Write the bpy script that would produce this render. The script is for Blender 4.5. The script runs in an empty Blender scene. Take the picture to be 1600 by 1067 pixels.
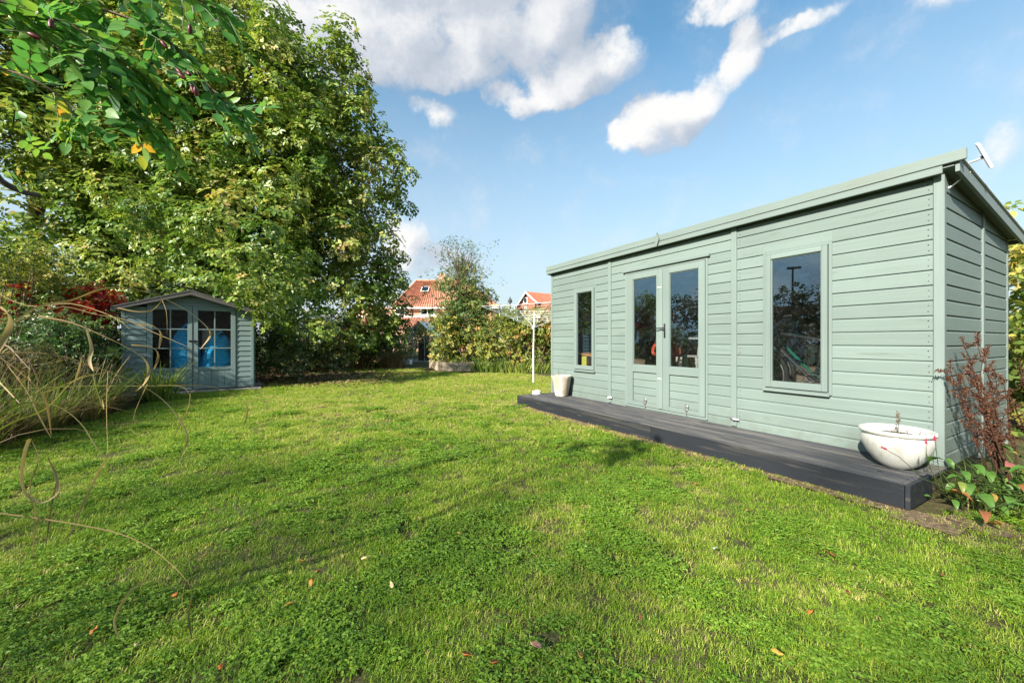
import bpy, bmesh, math, random
import numpy as np
from mathutils import Vector, Matrix

random.seed(7)
RNG = np.random.default_rng(11)
PI = math.pi
R = math.radians
scene = bpy.context.scene
C = scene.collection

# ------------------------------------------------------------------ camera
F, EYE, CX, CY = 610.0, 1.09, 800.0, 534.0        # focal length in photo pixels, eye height, principal point
cam_data = bpy.data.cameras.new('camera')
cam_data.sensor_width = 36.0
cam_data.lens = 36.0 * F / 1600.0
cam_data.clip_start = 0.05
cam_data.clip_end = 2000
cam = bpy.data.objects.new('camera', cam_data)
C.objects.link(cam)
cam.location = (0, 0, EYE)
cam.rotation_euler = (R(90), 0, 0)
scene.camera = cam

# ------------------------------------------------------------------ light
SUN_ELEV = R(29)
SUN_TO = Vector((-0.66, -0.751, 0)).normalized()   # horizontal direction towards the sun
SUN_AZ = math.atan2(SUN_TO.x, SUN_TO.y)            # clockwise from +Y
SUN_VEC = Vector((SUN_TO.x * math.cos(SUN_ELEV), SUN_TO.y * math.cos(SUN_ELEV), math.sin(SUN_ELEV)))
sun_data = bpy.data.lights.new('sun', 'SUN')
sun_data.energy = 4.8
sun_data.angle = R(0.9)
sun_data.color = (1.0, 0.93, 0.82)
sun = bpy.data.objects.new('sun', sun_data)
C.objects.link(sun)
sun.location = (-20, -22, 20)
sun.rotation_euler = (-SUN_VEC).to_track_quat('-Z', 'Y').to_euler()

vs = scene.view_settings
vs.view_transform = 'Standard'
vs.look = 'None'
vs.gamma = 1.0
vs.exposure = 1.42
vs.use_curve_mapping = False
scene.cycles.max_bounces = 10
scene.cycles.transparent_max_bounces = 24
scene.cycles.transmission_bounces = 8
scene.cycles.glossy_bounces = 4
scene.cycles.diffuse_bounces = 4
scene.cycles.caustics_reflective = False
scene.cycles.caustics_refractive = False
scene.cycles.sample_clamp_indirect = 8
scene.cycles.use_denoising = True

# ------------------------------------------------------------------ node helpers
class NT:
    def __init__(self, tree):
        self.t = tree
    def new(self, kind, **props):
        n = self.t.nodes.new(kind)
        for k, v in props.items():
            setattr(n, k, v)
        return n
    def put(self, sock, v):
        if v is None:
            return
        if hasattr(v, 'is_output') or isinstance(v, bpy.types.NodeSocket):
            self.t.links.new(v, sock)
        elif sock.type == 'RGBA' and not isinstance(v, (int, float)) and len(v) == 3:
            sock.default_value = (*v, 1)
        else:
            sock.default_value = v
    def math(self, op, a, b=None, c=None, clamp=False):
        n = self.new('ShaderNodeMath', operation=op, use_clamp=clamp)
        for i, v in enumerate((a, b, c)):
            self.put(n.inputs[i], v)
        return n.outputs[0]
    def vmath(self, op, a, b=None):
        n = self.new('ShaderNodeVectorMath', operation=op)
        self.put(n.inputs[0], a)
        if b is not None:
            self.put(n.inputs[1], b)
        return n.outputs['Value'] if op in ('LENGTH', 'DOT_PRODUCT', 'DISTANCE') else n.outputs['Vector']
    def noise(self, vec, scale, detail=4, rough=0.55, dist=0.0, out='Fac'):
        n = self.new('ShaderNodeTexNoise')
        self.put(n.inputs['Vector'], vec)
        n.inputs['Scale'].default_value = scale
        n.inputs['Detail'].default_value = detail
        n.inputs['Roughness'].default_value = rough
        n.inputs['Distortion'].default_value = dist
        return n.outputs[out]
    def ramp(self, fac, stops, interp='LINEAR'):
        n = self.new('ShaderNodeValToRGB')
        n.color_ramp.interpolation = interp
        el = n.color_ramp.elements
        while len(el) < len(stops):
            el.new(0.5)
        for e, (p, col) in zip(el, stops):
            e.position = p
            e.color = (*col, 1) if len(col) == 3 else col
        self.put(n.inputs[0], fac)
        return n.outputs[0]
    def maprange(self, v, a, b, c=0.0, d=1.0, smooth=False):
        n = self.new('ShaderNodeMapRange')
        if smooth:
            n.interpolation_type = 'SMOOTHSTEP'
        self.put(n.inputs[0], v)
        for i, x in enumerate((a, b, c, d)):
            n.inputs[i + 1].default_value = x
        return n.outputs[0]
    def mix(self, fac, a, b, blend='MIX'):
        n = self.new('ShaderNodeMix', data_type='RGBA', blend_type=blend)
        n.clamp_factor = True
        self.put(n.inputs[0], fac)
        self.put(n.inputs[6], a)
        self.put(n.inputs[7], b)
        return n.outputs[2]
    def coords(self, kind='Object'):
        return self.new('ShaderNodeTexCoord').outputs[kind]
    def mapping(self, vec, scale=(1, 1, 1), loc=(0, 0, 0), rot=(0, 0, 0)):
        n = self.new('ShaderNodeMapping')
        self.put(n.inputs[0], vec)
        n.inputs['Location'].default_value = loc
        n.inputs['Rotation'].default_value = rot
        n.inputs['Scale'].default_value = scale
        return n.outputs[0]
    def bump(self, height, strength=0.3, dist=0.01):
        n = self.new('ShaderNodeBump')
        n.inputs['Strength'].default_value = strength
        n.inputs['Distance'].default_value = dist
        self.put(n.inputs['Height'], height)
        return n.outputs[0]
    def random(self):
        return self.new('ShaderNodeObjectInfo').outputs['Random']
    def attr(self, name, kind='GEOMETRY'):
        n = self.new('ShaderNodeAttribute', attribute_name=name, attribute_type=kind)
        return n
    def principled(self, color, rough=0.6, normal=None, metal=0.0, spec=0.5):
        n = self.new('ShaderNodeBsdfPrincipled')
        self.put(n.inputs['Base Color'], color)
        self.put(n.inputs['Roughness'], rough)
        n.inputs['Metallic'].default_value = metal
        n.inputs['Specular IOR Level'].default_value = spec
        if normal is not None:
            self.put(n.inputs['Normal'], normal)
        return n.outputs[0]
    def out(self, shader):
        o = self.new('ShaderNodeOutputMaterial')
        self.t.links.new(shader, o.inputs['Surface'])

def material(name):
    m = bpy.data.materials.new(name)
    m.use_nodes = True
    m.node_tree.nodes.clear()
    return m, NT(m.node_tree)

# ------------------------------------------------------------------ sky: Nishita with cumulus and thin cirrus
world = bpy.data.worlds.new('World')
scene.world = world
world.use_nodes = True
wt = world.node_tree
wt.nodes.clear()
w = NT(wt)
sky = w.new('ShaderNodeTexSky', sky_type='NISHITA')
sky.sun_disc = False
sky.sun_elevation = SUN_ELEV
sky.sun_rotation = SUN_AZ
sky.altitude = 0
sky.air_density = 1.0
sky.dust_density = 1.4
sky.ozone_density = 1.3

# clouds as (bearing, elevation, half width, half height) in radians
CLOUDS = [
    (-0.30, 0.645, 0.18, 0.075, 1.0), (-0.10, 0.665, 0.16, 0.070, 1.0), (-0.50, 0.605, 0.16, 0.080, 1.0),
    (0.06, 0.690, 0.12, 0.09, 0.95), (-0.22, 0.76, 0.34, 0.10, 1.0), (-0.40, 0.580, 0.18, 0.045, 0.8), (-0.15, 0.605, 0.16, 0.040, 0.8),
    (0.15, 0.595, 0.11, 0.055, 0.95), (0.04, 0.555, 0.10, 0.030, 0.85), (0.23, 0.60, 0.09, 0.045, 0.85), (0.13, 0.555, 0.13, 0.025, 0.8),
    (0.33, 0.460, 0.06, 0.040, 0.9), (0.40, 0.490, 0.09, 0.050, 1.0), (0.465, 0.515, 0.055, 0.050, 0.9), (0.525, 0.565, 0.034, 0.05, 0.75),
    (0.505, 0.635, 0.045, 0.022, 0.66), (0.46, 0.655, 0.04, 0.025, 0.6), (0.62, 0.575, 0.10, 0.014, 0.5),
    (-0.20, 0.520, 0.06, 0.025, 0.55), (-0.26, 0.245, 0.06, 0.05, 0.75), (-0.20, 0.20, 0.14, 0.05, 0.5),
    (0.90, 0.30, 0.04, 0.025, 0.42), (0.86, 0.55, 0.07, 0.03, 0.5),
    (-1.30, 0.50, 0.30, 0.10, 0.9), (-1.85, 0.15, 0.20, 0.05, 1.0), (-1.60, 0.10, 0.16, 0.035, 0.9), (-2.2, 0.55, 0.3, 0.1, 0.8), (1.5, 0.45, 0.3, 0.1, 0.9),
    (2.1, 0.30, 0.3, 0.08, 0.9), (2.7, 0.5, 0.3, 0.12, 0.8), (-2.9, 0.25, 0.3, 0.07, 0.8),
]
def cloud_group():
    g = bpy.data.node_groups.new('cloud_density', 'ShaderNodeTree')
    g.interface.new_socket('Vector', in_out='INPUT', socket_type='NodeSocketVector')
    g.interface.new_socket('Detail', in_out='INPUT', socket_type='NodeSocketFloat')
    g.interface.new_socket('Density', in_out='OUTPUT', socket_type='NodeSocketFloat')
    gi = g.nodes.new('NodeGroupInput')
    go = g.nodes.new('NodeGroupOutput')
    q = NT(g)
    v = gi.outputs[0]
    wob = q.noise(v, 5.0, 5, 0.6, out='Color')
    wob = q.vmath('SUBTRACT', wob, (0.5, 0.5, 0.5))
    wob = q.vmath('MULTIPLY', wob, (0.16, 0.16, 0.13))
    v2 = q.vmath('NORMALIZE', q.vmath('ADD', v, wob))
    sep = q.new('ShaderNodeSeparateXYZ')
    q.put(sep.inputs[0], v2)
    az = q.math('ARCTAN2', sep.outputs[0], sep.outputs[1])
    el = q.math('ARCSINE', sep.outputs[2])
    cmb = q.new('ShaderNodeCombineXYZ')
    q.put(cmb.inputs[0], az)
    q.put(cmb.inputs[1], el)
    pos = cmb.outputs[0]
    total = None
    for a0, e0, ra, re, s in CLOUDS:
        d = q.vmath('SUBTRACT', pos, (a0, e0, 0))
        d = q.vmath('MULTIPLY', d, (1 / ra, 1 / re, 0))
        d = q.vmath('DOT_PRODUCT', d, d)
        f = q.math('MULTIPLY_ADD', d, -0.55 * s, s)
        f = q.math('MAXIMUM', f, 0.0)
        total = f if total is None else q.math('SMOOTH_MAX', total, f, 0.25)
    detail = q.noise(v, 10.0, 12, 0.68)
    detail = q.math('MULTIPLY', q.math('MULTIPLY_ADD', detail, 1.9, -0.98), gi.outputs[1])
    dens = q.math('ADD', total, detail)
    dens = q.math('MULTIPLY', dens, q.maprange(total, 0.02, 0.35))
    g.links.new(dens, go.inputs[0])
    return g
CG = cloud_group()
dirv = w.coords('Generated')
def density(vec, det=1.0):
    n = w.new('ShaderNodeGroup')
    n.node_tree = CG
    w.put(n.inputs[0], vec)
    n.inputs[1].default_value = det
    return n.outputs[0]
d0 = density(dirv)
dl0 = density(dirv, 0.55)
d1 = density(w.vmath('NORMALIZE', w.vmath('ADD', dirv, (-0.055, -0.02, 0.035))), 0.55)
alpha = w.math('MULTIPLY', w.maprange(d0, 0.0, 0.70, smooth=True), 0.96)
lit = w.math('SUBTRACT', dl0, d1)
lit = w.math('ADD', w.maprange(lit, -0.55, 0.60), w.maprange(d0, 0.1, 1.2, 0.10, -0.10))
cloud_col = w.ramp(lit, [(0.0, (0.47, 0.53, 0.62)), (0.38, (0.62, 0.67, 0.75)), (0.62, (0.88, 0.89, 0.91)), (0.85, (1.02, 1.01, 0.99))])
# thin high cirrus, drawn out sideways
sepd = w.new('ShaderNodeSeparateXYZ')
w.put(sepd.inputs[0], dirv)
cir = w.noise(w.mapping(dirv, (1.6, 1.6, 9.0)), 2.2, 6, 0.55)
cir = w.math('MULTIPLY', w.maprange(cir, 0.46, 0.78), w.maprange(sepd.outputs[2], 0.02, 0.5, 0.70, 0.12))
cir = w.math('MAXIMUM', cir, w.maprange(sepd.outputs[2], 0.0, 0.60, 0.98, 0.0))
SKY_GAIN = 0.100
hsv = w.new('ShaderNodeHueSaturation')
hsv.inputs['Saturation'].default_value = 1.0
hsv.inputs['Value'].default_value = 1.0
w.put(hsv.inputs['Color'], sky.outputs[0])
cscale = w.vmath('MULTIPLY', cloud_col, (3.75, 3.75, 3.75))
skyc = w.mix(cir, w.vmath('MULTIPLY', hsv.outputs[0], (0.62, 0.93, 0.93)), (2.7, 2.95, 3.15))
skyc = w.mix(alpha, skyc, cscale)
bg = w.new('ShaderNodeBackground')
w.put(bg.inputs['Color'], skyc)
bg.inputs['Strength'].default_value = SKY_GAIN
wo = w.new('ShaderNodeOutputWorld')
wt.links.new(bg.outputs[0], wo.inputs['Surface'])

# ------------------------------------------------------------------ place helpers
def gx(px, D): return (px - CX) / F * D                 # world x of photo column px at depth D
def gz(py, D): return EYE + (CY - py) / F * D
def gd(py, h=0.0): return (EYE - h) * F / (py - CY)     # depth where height h shows at photo row py
def at(px, py, D): return Vector((gx(px, D), D, gz(py, D)))

def tag(o, label=None, cat=None, group=None, kind=None):
    if label: o['label'] = label
    if cat: o['category'] = cat
    if group: o['group'] = group
    if kind: o['kind'] = kind
    return o
def thing(name, label, cat, loc=(0, 0, 0), rz=0.0, group=None):
    o = bpy.data.objects.new(name, None)
    C.objects.link(o)
    o.empty_display_size = 0.2
    o.location = loc
    o.rotation_euler = (0, 0, rz)
    return tag(o, label, cat, group)
def link(name, me, mat, parent=None, smooth=False):
    if mat is not None and not me.materials:
        me.materials.append(mat)
    if smooth:
        me.polygons.foreach_set('use_smooth', [True] * len(me.polygons))
    o = bpy.data.objects.new(name, me)
    C.objects.link(o)
    if parent is not None:
        o.parent = parent
    return o

class MB:
    """collects shapes and links them as one mesh object"""
    def __init__(self):
        self.v, self.f = [], []
    def add(self, verts, faces):
        b = len(self.v)
        self.v += [tuple(p) for p in verts]
        self.f += [tuple(i + b for i in f) for f in faces]
        return self
    def box(self, x0, x1, y0, y1, z0, z1, c=0.0):
        if x0 > x1: x0, x1 = x1, x0
        if y0 > y1: y0, y1 = y1, y0
        if z0 > z1: z0, z1 = z1, z0
        c = min(c, (x1 - x0) * .45, (y1 - y0) * .45, (z1 - z0) * .45)
        if c <= 0:
            v = [(x, y, z) for z in (z0, z1) for y in (y0, y1) for x in (x0, x1)]
            return self.add(v, [(0, 2, 3, 1), (4, 5, 7, 6), (0, 1, 5, 4), (2, 6, 7, 3), (0, 4, 6, 2), (1, 3, 7, 5)])
        idx, v = {}, []
        X, Y, Z = (x0, x1), (y0, y1), (z0, z1)
        s = (1, -1)
        for i in (0, 1):
            for j in (0, 1):
                for k in (0, 1):
                    for a in (0, 1, 2):           # axis along which the vertex lies on the face
                        p = [X[i] + s[i] * c, Y[j] + s[j] * c, Z[k] + s[k] * c]
                        p[a] = (X[i], Y[j], Z[k])[a]
                        idx[i, j, k, a] = len(v)
                        v.append(tuple(p))
        f = []
        for a in (0, 1, 2):
            for e in (0, 1):
                q = []
                for (m, n) in ((0, 0), (1, 0), (1, 1), (0, 1)):
                    t = [0, 0, 0]
                    t[a] = e
                    t[(a + 1) % 3] = m
                    t[(a + 2) % 3] = n
                    q.append(idx[t[0], t[1], t[2], a])
                f.append(tuple(q) if e else tuple(q[::-1]))
        for a in (0, 1, 2):
            b, d = (a + 1) % 3, (a + 2) % 3
            for m in (0, 1):
                for n in (0, 1):
                    q = []
                    for e in (0, 1):
                        t = [0, 0, 0]
                        t[a], t[b], t[d] = e, m, n
                        q.append((idx[(*t, b)], idx[(*t, d)]))
                    quad = (q[0][0], q[1][0], q[1][1], q[0][1])
                    f.append(quad if (m == n) else quad[::-1])
        for i in (0, 1):
            for j in (0, 1):
                for k in (0, 1):
                    t = (idx[i, j, k, 0], idx[i, j, k, 1], idx[i, j, k, 2])
                    f.append(t if (i + j + k) % 2 else t[::-1])
        return self.add(v, f)
    def prism(self, poly, axis, a0, a1):
        """poly: 2-D outline; axis 'x','y','z' is the extrusion axis"""
        n = len(poly)
        def p(u, w_, a):
            return {'x': (a, u, w_), 'y': (u, a, w_), 'z': (u, w_, a)}[axis]
        v = [p(u, w_, a0) for u, w_ in poly] + [p(u, w_, a1) for u, w_ in poly]
        f = [tuple(range(n - 1, -1, -1)), tuple(range(n, 2 * n))]
        f += [(i, (i + 1) % n, n + (i + 1) % n, n + i) for i in range(n)]
        return self.add(v, f)
    def tube(self, pts, rad, n=6, cap=True):
        pts = [Vector(p) for p in pts]
        if not hasattr(rad, '__len__'):
            rad = [rad] * len(pts)
        b = len(self.v)
        up = None
        for i, p in enumerate(pts):
            t = (pts[min(i + 1, len(pts) - 1)] - pts[max(i - 1, 0)])
            if t.length < 1e-9: t = Vector((0, 0, 1))
            t.normalize()
            if up is None:
                up = t.orthogonal().normalized()
            up = (up - t * up.dot(t))
            if up.length < 1e-6: up = t.orthogonal()
            up.normalize()
            s = t.cross(up)
            for k in range(n):
                a = 2 * PI * k / n
                self.v.append(tuple(p + (up * math.cos(a) + s * math.sin(a)) * rad[i]))
        m = len(pts)
        for i in range(m - 1):
            for k in range(n):
                a, c = b + i * n + k, b + i * n + (k + 1) % n
                self.f.append((a, c, c + n, a + n))
        if cap:
            self.f.append(tuple(b + k for k in range(n - 1, -1, -1)))
            self.f.append(tuple(b + (m - 1) * n + k for k in range(n)))
        return self
    def lathe(self, prof, n=32, cx=0, cy=0, sx=1.0, sy=1.0, closed=False):
        b = len(self.v)
        for r, z in prof:
            for k in range(n):
                a = 2 * PI * k / n
                self.v.append((cx + r * sx * math.cos(a), cy + r * sy * math.sin(a), z))
        m = len(prof)
        for i in range(m - 1):
            for k in range(n):
                a, c = b + i * n + k, b + i * n + (k + 1) % n
                self.f.append((a, c, c + n, a + n))
        if prof[0][0] > 1e-6: self.f.append(tuple(b + k for k in range(n - 1, -1, -1)))
        if prof[-1][0] > 1e-6: self.f.append(tuple(b + (m - 1) * n + k for k in range(n)))
        return self
    def ribbon(self, pts, wid, side=None, fold=0.0, twist=0.0):
        """a grass-like blade: three verts across so it can be folded along the midrib"""
        pts = [Vector(p) for p in pts]
        b, m = len(self.v), len(pts)
        for i, p in enumerate(pts):
            t = (pts[min(i + 1, m - 1)] - pts[max(i - 1, 0)]).normalized()
            s = Vector(side) if side is not None else t.cross(Vector((0, 0, 1)))
            s = s - t * s.dot(t)
            if s.length < 1e-5: s = t.orthogonal()
            s.normalize()
            if twist: s = Matrix.Rotation(twist * i / (m - 1), 3, t) @ s
            nn = s.cross(t)
            wd = wid[i] if hasattr(wid, '__len__') else wid
            self.v += [tuple(p - s * wd + nn * fold * wd), tuple(p), tuple(p + s * wd + nn * fold * wd)]
        for i in range(m - 1):
            a = b + 3 * i
            self.f += [(a, a + 1, a + 4, a + 3), (a + 1, a + 2, a + 5, a + 4)]
        return self
    def mesh(self, name):
        me = bpy.data.meshes.new(name)
        me.from_pydata(self.v, [], self.f)
        me.update()
        return me
    def build(self, name, mat, parent=None, smooth=False, fix=True):
        me = self.mesh(name)
        if fix and len(self.f) < 60000:
            bm = bmesh.new()
            bm.from_mesh(me)
            bmesh.ops.recalc_face_normals(bm, faces=bm.faces)
            bm.to_mesh(me)
            bm.free()
        o = link(name, me, mat, parent)
        if smooth:
            me.polygons.foreach_set('use_smooth', [True] * len(me.polygons))
            try:
                me.set_sharp_from_angle(angle=R(38))
            except Exception:
                pass
        return o

def ring(n, r, z=0.0, cx=0.0, cy=0.0):
    return [(cx + r * math.cos(2 * PI * i / n), cy + r * math.sin(2 * PI * i / n), z) for i in range(n + 1)]

# ------------------------------------------------------------------ foliage helpers (numpy)
def tri_mesh(name, V, T, tint=None):
    me = bpy.data.meshes.new(name)
    nv, nt = len(V), len(T)
    me.vertices.add(nv)
    me.vertices.foreach_set('co', np.ascontiguousarray(V, dtype=np.float32).ravel())
    me.loops.add(nt * 3)
    me.loops.foreach_set('vertex_index', np.ascontiguousarray(T, dtype=np.int32).ravel())
    me.polygons.add(nt)
    me.polygons.foreach_set('loop_start', np.arange(0, nt * 3, 3, dtype=np.int32))
    if tint is not None:
        a = me.attributes.new('tint', 'FLOAT', 'FACE')
        a.data.foreach_set('value', np.ascontiguousarray(tint, dtype=np.float32))
    me.update(calc_edges=True)
    return me

# leaf outlines: y along the leaf 0..1, x across, z out of the blade
LEAF = {
    'simple': (np.array([(0, 0, 0), (-.28, .42, .07), (.28, .42, .07), (0, .5, -.02), (-.16, .8, .0), (.16, .8, .0), (0, 1, -.10)]),
               np.array([(0, 3, 1), (0, 2, 3), (1, 3, 4), (2, 5, 3), (3, 6, 4), (3, 5, 6)])),
    'oak': (np.array([(0, 0, 0), (-.20, .30, .05), (.20, .30, .05), (-.13, .42, .02), (.13, .42, .02), (-.31, .66, .07), (.31, .66, .07), (-.15, .78, .0), (.15, .78, .0), (0, 1, -.08)]),
            np.array([(0, 2, 1), (1, 2, 4), (1, 4, 3), (3, 4, 6), (3, 6, 5), (5, 6, 8), (5, 8, 7), (7, 8, 9)])),
    'folded': (np.array([(0, 0, 0), (-.30, .48, .09), (.30, .48, .09), (0, 1, -.08), (0, .5, -.03)]), np.array([(0, 4, 1), (0, 2, 4), (1, 4, 3), (4, 2, 3)])),
    'diamond': (np.array([(0, 0, 0), (-.30, .45, .06), (.30, .45, .06), (0, 1, -.05)]), np.array([(0, 2, 1), (1, 2, 3)])),
    'ovate': (np.array([(0, 0, 0), (-.19, .12, .03), (-.30, .34, .06), (-.25, .62, .05), (-.12, .86, .0), (0, 1, -.05),
                        (.12, .86, .0), (.25, .62, .05), (.30, .34, .06), (.19, .12, .03), (0, .34, 0), (0, .66, 0)]),
              np.array([(0, 10, 1), (1, 10, 2), (2, 10, 11), (2, 11, 3), (3, 11, 4), (4, 11, 5), (5, 11, 6), (6, 11, 7), (7, 11, 8), (8, 11, 10), (8, 10, 9), (9, 10, 0)])),
    'strap': (np.array([(-.04, 0, 0), (.04, 0, 0), (-.05, .4, .10), (.05, .4, .10), (-.035, .75, .08), (.035, .75, .08), (0, 1, -.06)]),
              np.array([(0, 1, 3), (0, 3, 2), (2, 3, 5), (2, 5, 4), (4, 5, 6)])),
}
_o, _t = LEAF['ovate']
_c = _o.copy(); _c[:, 0] *= .82; _c[:, 2] = _c[:, 2] * 2.2 - .55 * (_c[:, 1] - .35) ** 2 + .04 * np.sin(_c[:, 1] * 14 + _c[:, 0] * 6)
LEAF['curled'] = (_c, _t)
def unit(a):
    return a / np.maximum(np.linalg.norm(a, axis=-1, keepdims=True), 1e-9)
def leaf_arrays(pos, dirs, nrm, size, shape, tint):
    tv, tt = LEAF[shape]
    d = unit(dirs)
    n = nrm - d * np.sum(nrm * d, axis=1, keepdims=True)
    n = unit(n)
    s = np.cross(d, n)
    size = np.asarray(size)[:, None, None]
    V = pos[:, None, :] + size * (tv[None, :, 0:1] * s[:, None, :] + tv[None, :, 1:2] * d[:, None, :] + tv[None, :, 2:3] * n[:, None, :])
    k = len(tv)
    T = tt[None, :, :] + (np.arange(len(pos)) * k)[:, None, None]
    return V.reshape(-1, 3), T.reshape(-1, 3), np.repeat(tint, len(tt))
def merge(parts):
    Vs, Ts, Cs, b = [], [], [], 0
    for V, T, c in parts:
        Vs.append(V); Ts.append(T + b); Cs.append(c)
        b += len(V)
    return np.concatenate(Vs), np.concatenate(Ts), np.concatenate(Cs)
def rand_dirs(n, rng):
    return unit(rng.normal(size=(n, 3)))
def clump_leaves(clumps, per_m2, leaf, shape, rng, rosette=5, spread=0.5, squash=0.8, up=0.55, tint0=0.5, tvar=0.22, droop=0.15, shell=0.35, rough_n=1.0):
    """clumps: rows (x, y, z, r).  Leaves sit in rosettes on twig ends inside each clump's volume."""
    parts = []
    for cx, cy, cz, r in clumps:
        N = max(4, int(per_m2 * r * r))
        u = rand_dirs(N, rng)
        rad = r * (shell + (1 - shell) * rng.random(N) ** 0.5) * (1 + 0.16 * rng.normal(size=N))
        q = np.array((cx, cy, cz)) + u * rad[:, None] * np.array((1, 1, squash))
        n = unit(u * 0.55 + np.array((0, 0, up)) + 0.45 * rough_n * rng.normal(size=(N, 3)))
        a = unit(np.cross(n, rng.normal(size=(N, 3))))
        b = np.cross(n, a)
        base_t = tint0 + tvar * rng.normal() * 0.55 + tvar * rng.normal(size=N) * 0.5
        for j in range(rosette):
            ang = 2 * PI * (j + rng.random(N) * 0.7) / rosette
            el = spread * (rng.random(N) - 0.35)
            d = (np.cos(ang)[:, None] * a + np.sin(ang)[:, None] * b) * np.cos(el)[:, None] + n * np.sin(el)[:, None]
            d = d + np.array((0, 0, -droop))
            sz = leaf * (0.65 + 0.6 * rng.random(N))
            nn = n + 0.35 * rough_n * rng.normal(size=(N, 3))
            parts.append(leaf_arrays(q + d * leaf * 0.12, d, nn, sz, shape, np.clip(base_t + tvar * 0.5 * rng.normal(size=N), 0, 1)))
    return merge(parts)
def foliage(name, data, mat, parent=None, smooth=True):
    V, T, c = data
    me = tri_mesh(name, V, T, c)
    return link(name, me, mat, parent, smooth)
def bent(p, q, k=4, sag=0.0, jit=0.06, rng=random):
    p, q = Vector(p), Vector(q)
    L = (q - p).length
    out = []
    for i in range(k + 1):
        t = i / k
        x = p.lerp(q, t)
        if 0 < i < k:
            x += Vector([(rng.random() - .5) * 2 * jit * L for _ in range(3)])
        x.z += sag * L * 4 * t * (1 - t)
        out.append(x)
    return out

# ------------------------------------------------------------------ materials
M = {}
def paint(name, col, worn=(0.30, 0.26, 0.20), axis='x', wear=0.62, rough=0.55, var=0.15, wood=1.0, splash=False):
    """brushed exterior wood paint: grain along the board, a few thin worn streaks"""
    m, n = material(name)
    o = n.coords('Object')
    st = {'x': (1.2, 14, 14), 'z': (14, 14, 1.2), 'y': (14, 1.2, 14)}[axis]
    st2 = {'x': (0.6, 40, 40), 'z': (40, 40, 0.6), 'y': (40, 0.6, 40)}[axis]
    rnd = n.random()
    off = n.new('ShaderNodeCombineXYZ')
    n.put(off.inputs[0], n.math('MULTIPLY', rnd, 17.0))
    v = n.vmath('ADD', o, off.outputs[0])
    grain = n.noise(n.mapping(v, st2), 2.0, 5, 0.6)
    blot = n.noise(n.mapping(v, st), 1.1, 5, 0.6)
    big = n.noise(o, 1.3, 3, 0.5)
    shade = n.math('MULTIPLY_ADD', rnd, var, 1.0 - var * 0.5)
    shade = n.math('MULTIPLY', shade, n.maprange(big, 0.3, 0.7, 0.93, 1.06))
    shade = n.math('MULTIPLY', shade, n.maprange(grain, 0.3, 0.7, 0.94, 1.04))
    c = n.vmath('MULTIPLY', col, n.new('ShaderNodeCombineXYZ').outputs[0]) if False else None
    rgb = n.new('ShaderNodeRGB'); rgb.outputs[0].default_value = (*col, 1)
    sc = n.new('ShaderNodeVectorMath', operation='SCALE')
    n.put(sc.inputs[0], rgb.outputs[0]); n.put(sc.inputs['Scale'], shade)
    mask = n.math('MULTIPLY', n.maprange(blot, wear, wear + 0.10), n.maprange(grain, 0.42, 0.60), clamp=True)
    col2 = n.mix(n.math('MULTIPLY', mask, 0.5), sc.outputs[0], worn)
    kn = n.new('ShaderNodeTexVoronoi'); n.put(kn.inputs['Vector'], n.mapping(v, {'x': (1.6, 8, 8), 'z': (8, 8, 1.6), 'y': (8, 1.6, 8)}[axis])); kn.inputs['Scale'].default_value = 1.0
    col2 = n.mix(n.math('MULTIPLY', n.maprange(kn.outputs['Distance'], 0.05, 0.11, 1.0, 0.0), 0.28), col2, worn)
    if splash:
        sz_ = n.new('ShaderNodeSeparateXYZ'); n.put(sz_.inputs[0], o)
        dirt = n.math('MULTIPLY', n.maprange(sz_.outputs[2], 0.14, 0.42, 1.0, 0.0), n.maprange(n.noise(o, 9, 5, 0.7), 0.42, 0.68))
        col2 = n.mix(n.math('MULTIPLY', dirt, 0.45), col2, (0.10, 0.095, 0.06))
    hgt = n.math('ADD', n.math('MULTIPLY', grain, 0.6), n.math('MULTIPLY', n.noise(o, 160, 2), 0.25))
    n.out(n.principled(col2, rough, n.bump(hgt, 0.35 * wood, 0.004), spec=0.35))
    return m
SAGE = (0.143, 0.184, 0.168)
M['sage_board'] = paint('sage_board', SAGE, (0.07, 0.08, 0.06), 'x', 0.58, splash=True)
M['sage_board_side'] = paint('sage_board_side', SAGE, (0.13, 0.13, 0.10), 'y', 0.62, splash=True)
M['sage_trim'] = paint('sage_trim', (0.150, 0.190, 0.176), (0.24, 0.22, 0.17), 'z', 0.66)
M['sage_trim_h'] = paint('sage_trim_h', (0.150, 0.190, 0.176), (0.14, 0.14, 0.10), 'x', 0.54)
M['sage_trim_y'] = paint('sage_trim_y', (0.170, 0.21, 0.197), (0.22, 0.21, 0.16), 'y', 0.62)
M['slate_board'] = paint('slate_board', (0.150, 0.205, 0.200), (0.25, 0.22, 0.18), 'x', 0.66)
M['slate_trim'] = paint('slate_trim', (0.152, 0.208, 0.204), (0.25, 0.22, 0.18), 'z', 0.68)
M['deck_paint'] = paint('deck_paint', (0.034, 0.036, 0.042), (0.19, 0.17, 0.145), 'x', 0.41, 0.62, 0.28)
M['deck_side'] = paint('deck_side', (0.018, 0.021, 0.027), (0.10, 0.088, 0.075), 'x', 0.52, 0.6, 0.2)

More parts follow.
